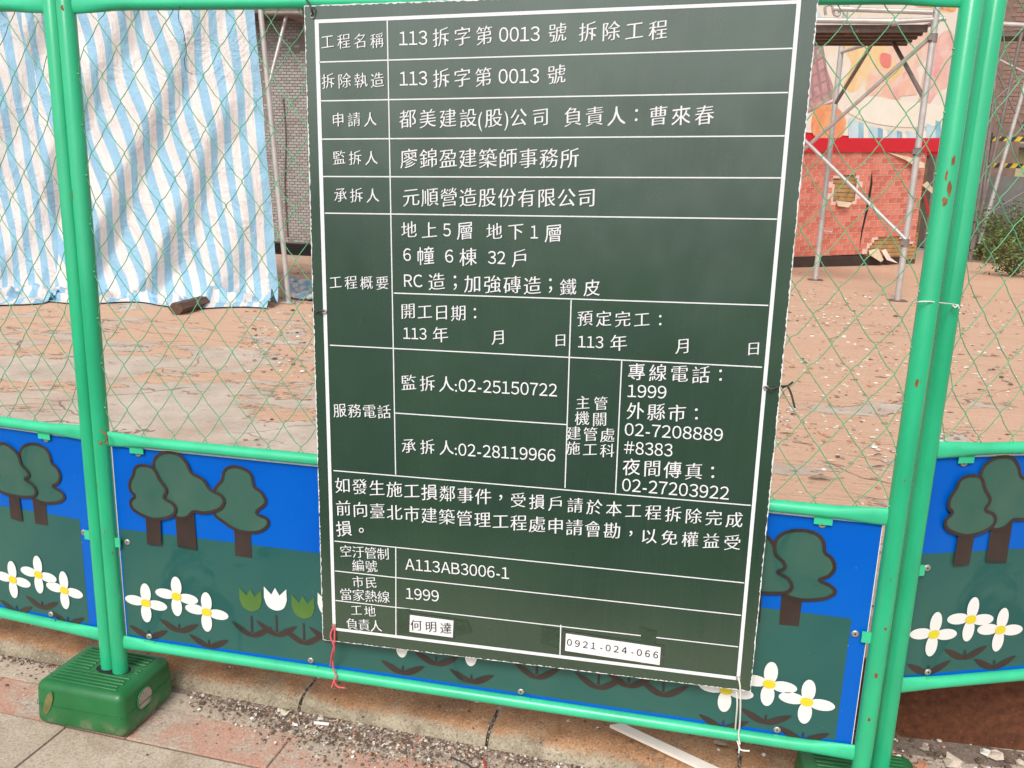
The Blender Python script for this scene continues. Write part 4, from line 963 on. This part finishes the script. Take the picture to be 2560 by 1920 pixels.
# slanting frame seen between the right posts and the frame edge
f2 = empty('scaffold', at_z(2425, 655, FZ)); o2 = f2.location; rel2 = lambda p: Vector(p) - o2
yy = o2.y - CAM.y
for (pa, pb, r, mt) in (((2424, 655), (2555, 80), .036, 'galv_d'), ((2448, 610), (2595, 100), .040, 'galv'), ((2470, 560), (2560, 215), .022, 'galv_d'), ((2400, 330), (2640, 110), .022, 'galv_d'), ((2490, 175), (2560, 330), .02, 'galv_d'), ((2415, 700), (2478, 300), .026, 'galv_d'), ((2455, 520), (2500, 90), .03, 'galv_d'), ((2440, 120), (2600, 200), .022, 'galv'), ((2430, 560), (2560, 480), .018, 'galv_d')):
    b = MB(); pole(b, rel2(W(*pa, yy)), rel2(W(*pb, yy + .0)), r); b.build('leg' if r > .03 else 'brace', M[mt], f2)
b = MB(); q0, q1 = rel2(W(2470, 58, yy)), rel2(W(2700, 72, yy)); pole(b, q0, q1, .05); b.build('ledger', M['galv'], f2)
b = MB(); b.box((q0.x, q0.y + .05, q0.z - .24), (q1.x, q1.y + .7, q0.z - .14)); b.build('plank', M['steel_d'], f2)
tag(f2, 'dull leaning scaffold frame seen right of the green post pair at the photo edge', 'scaffold frame')

# ================================================================== SHOP WALL WITH MURAL
wl, wr = at_z(1980, 668, FZ), at_z(2312, 659, FZ)
wd = (wr - wl); wd.z = 0; wd.normalize(); wn = Vector((wd.y, -wd.x, 0))        # towards the camera
shop = empty('shop_wall', wl, math.atan2(wd.y, wd.x))
def S2(px, py, off=0.): p = at_p(px, py, wl + wn * off, wn) - wl; return (p.dot(wd), p.z + 0)
V_ = lambda x, y, off=0.: S2(1900 + x * .48212, y * .48212, off)
def wpoly(b, pts, off, mi=0): b.add([(p[0], -off, p[1]) for p in pts], [tuple(range(len(pts)))], mi)
zb = V_(600, 716)[1]; zr = V_(600, 787)[1]; zbase = V_(250, 1330)[1]
XL, XR = -1.6, 3.6
xe = V_(838, 1000)[0]                       # right end of the brick sheet
b = MB(); b.box((XL, .05, 0), (XR, .25, 6.5)); b.build('backing_wall', worn('bare_wall', (.17, .105, .06), .85, .35, 3, (.08, .05, .03), .6, 5), shop)
b = MB(); b.box((XL, -.03, 0), (V_(545, 1300)[0], .05, zbase)); b.box((V_(545, 1300)[0], .0, 0), (XR - .4, .05, zbase * .8)); b.build('skirting', worn('dark_skirting', (.045, .028, .022), .7, .3, 5), shop)
slo = lambda a, c: (c[1] - a[1]) / (c[0] - a[0])
sb_, sr_, sk_ = slo(V_(240, 716), V_(940, 716)), slo(V_(240, 787), V_(940, 787)), slo(V_(175, 1335), V_(545, 1310)) * .5
lin = lambda p, k: (lambda x: p[1] + k * (x - p[0]))
ZB_, ZR_, ZK_ = lin(V_(600, 716), sb_), lin(V_(600, 787), sr_), lin(V_(250, 1330), sk_)
xb_ = V_(945, 750)[0]
def skew(x0, x1, y0, y1, f0, f1, m_=None, nm=None, par=None):
    b = MB(); b.add([(x0, y0, f0(x0)), (x1, y0, f0(x1)), (x1, y1, f0(x1)), (x0, y1, f0(x0)), (x0, y0, f1(x0)), (x1, y0, f1(x1)), (x1, y1, f1(x1)), (x0, y1, f1(x0))],
        [(0, 3, 2, 1), (4, 5, 6, 7), (0, 1, 5, 4), (1, 2, 6, 5), (2, 3, 7, 6), (3, 0, 4, 7)]); return b.build(nm, m_, par)
skew(XL, xb_, -.045, .05, ZR_, ZB_, M.setdefault('band', worn('red_paint', (.60, .008, .02), .45, .06, 3, bump=0)), 'red_band', shop)
b = MB(); b.box((XL, -.0, zr), (xb_ - .01, .04, zb)); b.build('band_batten', worn('red_paint', (.60, .008, .02), .45, .06, 3, bump=0), shop)
hole = [V_(*p) for p in ((385, 925), (500, 885), (500, 990), (480, 1060), (378, 1045))]
hole2 = [V_(*p) for p in ((560, 1290), (600, 1245), (630, 1225), (760, 1235), (800, 1290), (800, 1340), (555, 1340))]
def inside(p, pg):
    c = False; n = len(pg)
    for i in range(n):
        (x1, y1), (x2, y2) = pg[i], pg[(i + 1) % n]
        if (y1 > p[1]) != (y2 > p[1]) and p[0] < (x2 - x1) * (p[1] - y1) / (y2 - y1) + x1: c = not c
    return c
M['bricks'] = [worn('brick_red_%d' % i, c_, .6, .16, 14, (.62, .30, .24), .60, 9, .2, .003) for i, c_ in enumerate(((.62, .175, .115), (.67, .22, .15), (.55, .145, .095)))]
M['mortar'] = worn('pale_mortar', (.78, .54, .47), .8, .1, 9)
rows = 18; bh = (zr - zbase) / rows; bw = .232; g_ = .017
# mortar sheet as cells so the torn holes stay open
b = MB(); cell = bh / 2
nxx = int((xe - XL) / cell)
for r in range(rows * 2):
    for c in range(nxx):
        ce_ = (XL + (c + .5) * cell, ZK_(XL + (c + .5) * cell) + (ZR_(XL + (c + .5) * cell) - ZK_(XL + (c + .5) * cell)) * (r + .5) / (rows * 2))
        if inside(ce_, hole) or inside(ce_, hole2): continue
        x0_ = XL + c * cell; zz_ = lambda x, rr_: ZK_(x) + (ZR_(x) - ZK_(x)) * rr_ / (rows * 2)
        b.add([(x0_, -.0, zz_(x0_, r)), (x0_ + cell, -.0, zz_(x0_ + cell, r)), (x0_ + cell, -.0, zz_(x0_ + cell, r + 1)), (x0_, -.0, zz_(x0_, r + 1))], [(0, 1, 2, 3)])
b.build('brick_sheet_backing', M['mortar'], shop)
shared = {}
cnt = 0
for r in range(rows):
    x = XL + (bw / 2 if r % 2 else 0) + random.uniform(-.01, .01)
    while x < xe - .02:
        wd_ = min(bw, xe - x) - g_
        ce_ = (x + wd_ / 2, zbase + (r + .5) * bh)
        split = inside((x + wd_ * .2, ce_[1]), hole) or inside((x + wd_ * .8, ce_[1]), hole) or inside((x + wd_ * .2, ce_[1]), hole2) or inside((x + wd_ * .8, ce_[1]), hole2)
        if not split and x > -.9 and wd_ > .02:
            key = (round(wd_, 3), random.randrange(3))
            if key not in shared:
                q = MB(); q.box((0, -.006, 0), (wd_, .0, bh - g_)); ob = q.build('brick', M['bricks'][key[1]], shop); shared[key] = ob
            else:
                ob = shared[key].copy(); COL.objects.link(ob)
            fr_ = (r + .06) / rows; ob.location = (x, -.002, ZK_(x) + (ZR_(x) - ZK_(x)) * fr_); ob.rotation_euler = (0, -math.atan(sk_ + (sr_ - sk_) * fr_), 0); cnt += 1
        x += bw
# boards showing in the holes, torn flaps
for hp in (hole, hole2):
    xs = [p[0] for p in hp]; zs = [p[1] for p in hp]; z = min(zs) - .02
    while z < max(zs) + .02:
        q = MB(); q.box((min(xs) - .05, .022 + random.uniform(0, .008), z), (max(xs) + .05, .046, z + .070)); q.build('board', worn('raw_board', (.42, .25, .10), .8, .3, 6, (.16, .10, .05), .6, 10), shop); z += .078
def flap(pts, m_):
    q = MB(); q.add([(*V_(x, y)[:1], -d_, V_(x, y)[1]) for x, y, d_ in pts], [tuple(range(len(pts)))], 0, False)
    n = len(pts); me = q.build('torn_flap', m_, shop); s_ = me.modifiers.new('thick', 'SOLIDIFY'); s_.thickness = .006; return me
M['torn'] = worn('torn_backing', (.62, .48, .33), .8, .15, 20)
flap([(655, 790, .02), (760, 815, .05), (822, 845, .12), (815, 872, .16), (780, 868, .14), (740, 830, .06)], M['torn'])
flap([(480, 1050, .01), (390, 1040, .02), (392, 1068, .06), (440, 1075, .08)], M['torn'])
flap([(560, 1300, .02), (600, 1285, .05), (608, 1345, .14), (590, 1355, .16), (550, 1320, .08)], M['torn'])
flap([(625, 1300, .02), (640, 1290, .05), (650, 1335, .12), (672, 1362, .20), (630, 1345, .12)], M['mortar'])
flap([(835, 960, .02), (855, 940, .05), (900, 1010, .1), (895, 1025, .1)], M['torn'])
flap([(838, 980, .0), (850, 1000, .02), (880, 1140, .06), (862, 1130, .04)], mat('red_scrap_sheet', (.35, .03, .02), .5))
q = MB(); q.add([(*V_(x, y)[:1], -.012, V_(x, y)[1]) for x, y in ((578, 880), (581, 950), (560, 1080), (530, 1200), (512, 1300), (522, 1200), (548, 1080), (568, 960))], [tuple(range(8))]); q.build('slit_shade', M['dark'], shop)  # flat dark wedge standing for the shade inside the torn gap
# the mural above the band: soft shapes, each its own thin print
def wash(name, c1, c2, c3, scale):
    m_ = mat(name, c1, .5, .3); q = NB(m_); v = q.coord()
    n1 = q.noise(v, scale, 5, .5, 1.2); n2 = q.noise(q.coord(loc=(4, 2, 7)), scale * 1.6, 4, .5, .8)
    c = q.mix(q.ramp(n1, [(.38, g3(0)), (.62, g3(1))]), c1, c2); c = q.mix(q.ramp(n2, [(.5, g3(0)), (.7, g3(1))]), c, c3); q.col(c); return m_
MU = {'cream': wash('mural_cream', (.80, .70, .60), (.82, .74, .66), (.78, .66, .48), 1.0), 'peach': wash('mural_peach', (.78, .30, .14), (.80, .46, .20), (.70, .18, .12), 2.5),
      'yellow': wash('mural_yellow', (.82, .62, .34), (.82, .54, .26), (.82, .66, .46), 1.6), 'pink': wash('mural_pink', (.78, .42, .36), (.80, .56, .48), (.76, .32, .32), 1.6),
      'salmon': wash('mural_salmon', (.80, .58, .48), (.80, .48, .36), (.82, .64, .50), 1.8), 'red': wash('mural_red', (.76, .20, .18), (.78, .28, .22), (.74, .16, .2), 3),
      'cone': wash('mural_cone', (.52, .28, .26), (.60, .38, .34), (.42, .24, .26), 5), 'cone_line': wash('mural_cone_line', (.36, .20, .22), (.44, .26, .26), (.3, .18, .2), 6),
      'blue': wash('mural_blue', (.22, .44, .56), (.36, .58, .66), (.2, .38, .52), 2), 'sky': wash('mural_pale_blue', (.50, .66, .72), (.62, .72, .74), (.44, .6, .7), 2), 'milk': wash('mural_milk', (.82, .76, .64), (.84, .80, .72), (.82, .72, .58), 1.5)}
zt_ = 6.3; xm = V_(985, 400)[0]
b = MB(); b.box((XL, -.012, zb), (xm, .05, zt_)); mur = b.build('mural_panel', MU['cream'], shop)
def ms(pts, m_, lay, smooth=True):
    pp = [V_(*p) for p in pts]; pp = [tuple(v) for v in cr(pp, 4)] if smooth else pp
    q = MB(); wpoly(q, pp, .012 + .0012 * lay); q.build('mural_shape', MU[m_], mur)
ms([(420, 230), (520, 180), (600, 150), (590, 300), (500, 470), (430, 450), (470, 330)], 'yellow', 1)
ms([(460, -200), (1000, -200), (1010, 60), (800, 20), (560, 10)], 'yellow', 1)
ms([(560, 160), (700, 130), (760, 260), (740, 420), (640, 600), (560, 520), (540, 400), (560, 300)], 'yellow', 2)
ms([(640, 160), (800, 120), (880, 180), (850, 320), (760, 360), (680, 300)], 'salmon', 3)
ms([(770, -60), (900, -60), (1000, 0), (1000, 60), (900, 40), (800, 30)], 'peach', 3)
ms([(560, 380), (640, 360), (680, 480), (660, 560), (600, 600), (560, 520)], 'salmon', 4)
ms([(860, 330), (930, 180), (1000, 180), (990, 420), (920, 480), (860, 560), (815, 580), (830, 440)], 'pink', 2)
ms([(690, 420), (750, 370), (810, 360), (815, 480), (740, 490), (700, 540), (664, 530), (668, 450)], 'pink', 5)
ms([(620, 285), (640, 275), (675, 290), (672, 345), (640, 350), (618, 320)], 'red', 6)
ms([(715, 430), (800, 380), (808, 490), (712, 500)], 'salmon', 7, False)
ms([(250, 150), (290, 160), (320, 300), (360, 400), (395, 500), (330, 540), (225, 580), (200, 300)], 'cone', 2, False)
for k in range(7):
    y0 = 200 + k * 55
    ms([(200, y0 + 60), (300 + k * 13, y0 - 30 + k * 4), (303 + k * 13, y0 - 18 + k * 4), (200, y0 + 74)], 'cone_line', 3 + .2, False)
for k in range(3): ms([(225 + k * 38, 180), (238 + k * 38, 180), (285 + k * 42, 530 - k * 10), (270 + k * 42, 535 - k * 10)], 'cone_line', 3.9, False)
ms([(262, 640), (280, 570), (335, 543), (400, 560), (440, 620), (430, 690), (400, 716), (300, 716), (268, 690)], 'peach', 4)
ms([(240, 180), (330, 160), (300, 60), (240, 40)], 'sky', 1)
ms([(440, 560), (560, 500), (700, 520), (880, 540), (960, 560), (955, 640), (800, 660), (650, 650), (520, 620)], 'milk', 8)
for k in range(10):                         # checked cloth below the rim
    x = 455 + k * 50; yt = 600 + 78 * sin(pi * min(1, (k + .6) / 9.0) * .72) - (0 if k < 6 else (k - 6) * 12); x2 = x + 27
    ms([(x, yt), (x2, yt + 8), (x2, 716), (x, 716)], 'blue' if k % 2 else 'sky', 9, False)
    ms([(x2, yt + 10), (x + 50, yt + 18), (x + 50, 716), (x2, 716)], 'milk' if k % 2 else 'sky', 9 , False)
q = MB(); q.box((XL, -.25, zt_), (XR, .3, zt_ + .3)); q.build('cornice', M['steel_d'], shop)
tag(shop, 'shop wall with fruit mural, red band and torn pink brick sheeting below', 'wall')

# ================================================================== TILED WALL (left)
tw0 = at_z(640, 632, FZ); yy = tw0.y - CAM.y
tw = empty('tiled_wall', tw0)
wdt = 4.2
b = MB(); b.box((-.6, .012, 0), (wdt, .25, 5)); b.build('wall_face', worn('grey_grout', (.22, .19, .17), .9, .2, 6), tw)
b = MB(); tw_, th_ = .098, .047; zt0 = W(740, 58, yy).z - FZ; z = .22; r = 0
while z < zt0 + .3:
    x = -.25 + (tw_ / 2 if r % 2 else 0)
    while x < 1.25:
        if noise.noise(Vector((x * 2.5, z * 1.6, 4))) < .33 or random.random() < .4:
            dy = random.uniform(0, .004); b.box((x, .002 + dy, z), (x + tw_ - .012, .012, z + th_ - .011), random.choice((0, 0, 0, 1)))
        x += tw_
    z += th_; r += 1
tag(b.build('mosaic_tiles', [worn('white_mosaic', (.36, .335, .31), .5, .12, 30), worn('grey_mosaic', (.30, .26, .235), .6, .12, 30)], tw), kind='stuff')
b = MB(); b.box((-.3, -.04, -.02), (1.6, .012, .20)); b.build('dark_skirt', worn('black_grille', (.02, .018, .018), .8, .3, 9), tw)
for k in range(6):
    b = MB(); b.box((-.3, -.052, .02 + k * .03), (1.6, -.042, .034 + k * .03)); b.build('grille_bar', M['dark'], tw)
b = MB(); b.tube(cr([(.62, -.02, .3), (.60, -.02, 1.2), (.64, -.02, 2.0), (.61, -.02, 2.6)], 4, False), .010, 6); b.build('old_pipe', M['steel_d'], tw)
b = MB(); b.box((-.6, -.6, zt0 + .05), (wdt, .012, zt0 + .2)); b.build('eave', M['steel_d'], tw)
tag(tw, 'weathered white mosaic tiled wall showing between tarpaulin and notice', 'wall')

# ================================================================== YARD AT THE RIGHT EDGE
Y8 = 26
b = MB(); p, q = W(2470, 480, Y8), W(2475, 480, Y8)
bl_ = empty('brown_building', (W(2445, 480, Y8).x, Y8 + CAM.y, 0))
b = MB(); b.box((-1.2, 0, 0), (.85, 3, 9)); b.build('wall', worn('brown_brick_wall', (.20, .13, .10), .9, .25, 6), bl_)
r0 = W(2462, 0, Y8).z
brick0 = None
for r in range(34):
    for c in range(3):
        z = 3.4 + r * .11; x = .15 + c * .235 + (.11 if r % 2 else 0)
        if x + .22 > .86: continue
        if brick0 is None:
            q = MB(); q.box((0, -.012, 0), (.22, 0, .095)); brick0 = q.build('brick', worn('brown_brick', (.26, .155, .12), .9, .3, 4), bl_); ob = brick0
        else: ob = brick0.copy(); COL.objects.link(ob)
        ob.location = (x, -.001, z)
tag(bl_, 'narrow brown brick building corner above the yard, right of the green posts', 'building')
hs_ = empty('yellow_house', (W(2475, 480, Y8 + 4).x, Y8 + 4 + CAM.y, 0))
b = MB(); b.box((0, 0, 0), (9, 4, 8)); b.build('wall', worn('cream_wall', (.50, .42, .24), .8, .15, 2), hs_)
for k, (pa, pb) in enumerate((((2488, 205), (2545, 100)), ((2500, 330), (2555, 250)))):
    a, c = W(*pa, Y8 + 4) - hs_.location, W(*pb, Y8 + 4) - hs_.location
    b = MB(); b.box((a.x, -.04, a.z), (c.x + .8, -.003, c.z)); f_ = b.build('window', worn('dark_glass', (.03, .035, .04), .2, .3, 3), hs_)
    b = MB(); b.box((a.x - .05, -.09, a.z - .1), (c.x + .9, -.005, a.z)); b.build('sill', M['galv_d'], f_)
for zt2, m2 in ((W(2520, 370, Y8 + 4).z, 'galv_d'),):
    b = MB(); b.box((-.02, -.5, zt2), (6, -.003, zt2 + .12)); b.build('canopy', M[m2], hs_)
tag(hs_, 'cream house with dark windows far behind the scaffold at the right edge', 'house')
# hazard striped barrier
hb0 = W(2498, 385, 23.2); hb = empty('hazard_barrier', hb0)
MY, MK = mat('hazard_yellow', (.65, .45, .03), .5), mat('hazard_black', (.03, .03, .03), .5)
for s in range(2):
    for k in range(12):
        z0_ = (.30 if s else -.32); q = MB(); x0_ = -.2 + k * .24
        q.add([(x0_, 0, z0_), (x0_ + .12, 0, z0_), (x0_ + .20, 0, z0_ + .11), (x0_ + .08, 0, z0_ + .11), (x0_, .03, z0_), (x0_ + .12, .03, z0_), (x0_ + .20, .03, z0_ + .11), (x0_ + .08, .03, z0_ + .11)], [(0, 1, 2, 3), (3, 2, 6, 7), (0, 4, 5, 1), (1, 5, 6, 2), (0, 3, 7, 4)]); q.build('yellow_stripe', MY, hb)
    q = MB(); q.box((-.3, .035, z0_), (2.8, .07, z0_ + .11)); q.build('rail', MK, hb)
for x in (-.25, 1.2, 2.6): q = MB(); q.box((x, .075, -hb0.z), (x + .07, .12, .5)); q.build('post', MK, hb)
tag(hb, 'yellow and black striped barrier rails behind the scaffold legs at the right edge', 'barrier')
cw0 = W(2475, 470, 21.5)
b = MB(); b.box((cw0.x - .8, cw0.y, 0), (cw0.x + 8, cw0.y + .2, W(2500, 440, 21.5).z)); tag(b.build('concrete_wall', worn('grey_concrete_wall', (.15, .145, .135), .85, .2, 2)), 'low grey concrete wall behind the shrub at the right edge', 'wall')
# shrub: stems with many small leaves
def shrub(c, h, r, n, label, m_leaf, seed):
    rn = random.Random(seed); root = empty('shrub', c)
    st = MB(); lv = MB()
    for k in range(n):
        a = rn.uniform(0, 6.3); le = Vector((cos(a) * r * rn.uniform(.2, 1), sin(a) * r * rn.uniform(.2, .8), h * rn.uniform(.45, 1)))
        mid = le * .5 + Vector((rn.uniform(-.1, .1), rn.uniform(-.1, .1), h * .12)); pts = cr([(0, 0, 0), mid, le], 5, False)
        st.tube(pts, [max(.003, .011 * (1 - i / len(pts))) for i in range(len(pts))], 5)
        for i in range(42):
            p = pts[rn.randrange(3, len(pts))] + Vector((rn.gauss(0, .12), rn.gauss(0, .12), rn.gauss(0, .10))) * (r / .8)
            s = rn.uniform(.022, .05); d = Vector((rn.gauss(0, 1), rn.gauss(0, 1), rn.gauss(0, .5))).normalized(); e = d.cross(Vector((rn.gauss(0, 1), rn.gauss(0, 1), rn.gauss(0, 1)))).normalized()
            lv.add([p - d * s, p + e * s * .45, p + d * s * 1.1, p - e * s * .45], [(0, 1, 2, 3)], rn.choice((0, 0, 1)))
    st.build('stems', worn('stem_brown', (.16, .10, .06), .8), root); tag(lv.build('foliage', m_leaf, root), kind='stuff')
    return tag(root, label, 'shrub', 'weedy shrubs at the right edge')
ML = [worn('leaf_green', (.13, .19, .045), .55, .4, 3, bump=0), worn('leaf_dark', (.04, .075, .02), .6, .4, 3, bump=0)]
shrub(at_z(2495, 660, FZ), 1.25, .75, 40, 'weedy green shrub growing against the low grey wall, largest one', ML, 1)
shrub(at_z(2565, 655, FZ), 1.3, .8, 34, 'second weedy shrub further right, cut by the photo edge', ML, 2)
shrub(at_z(2530, 690, FZ), .7, .9, 26, 'low sprawling weeds spilling onto the floor in front of the shrubs', ML, 5)
shrub(at_z(2450, 650, FZ), .75, .5, 18, 'low weedy clump beside the leaning scaffold legs', ML, 3)
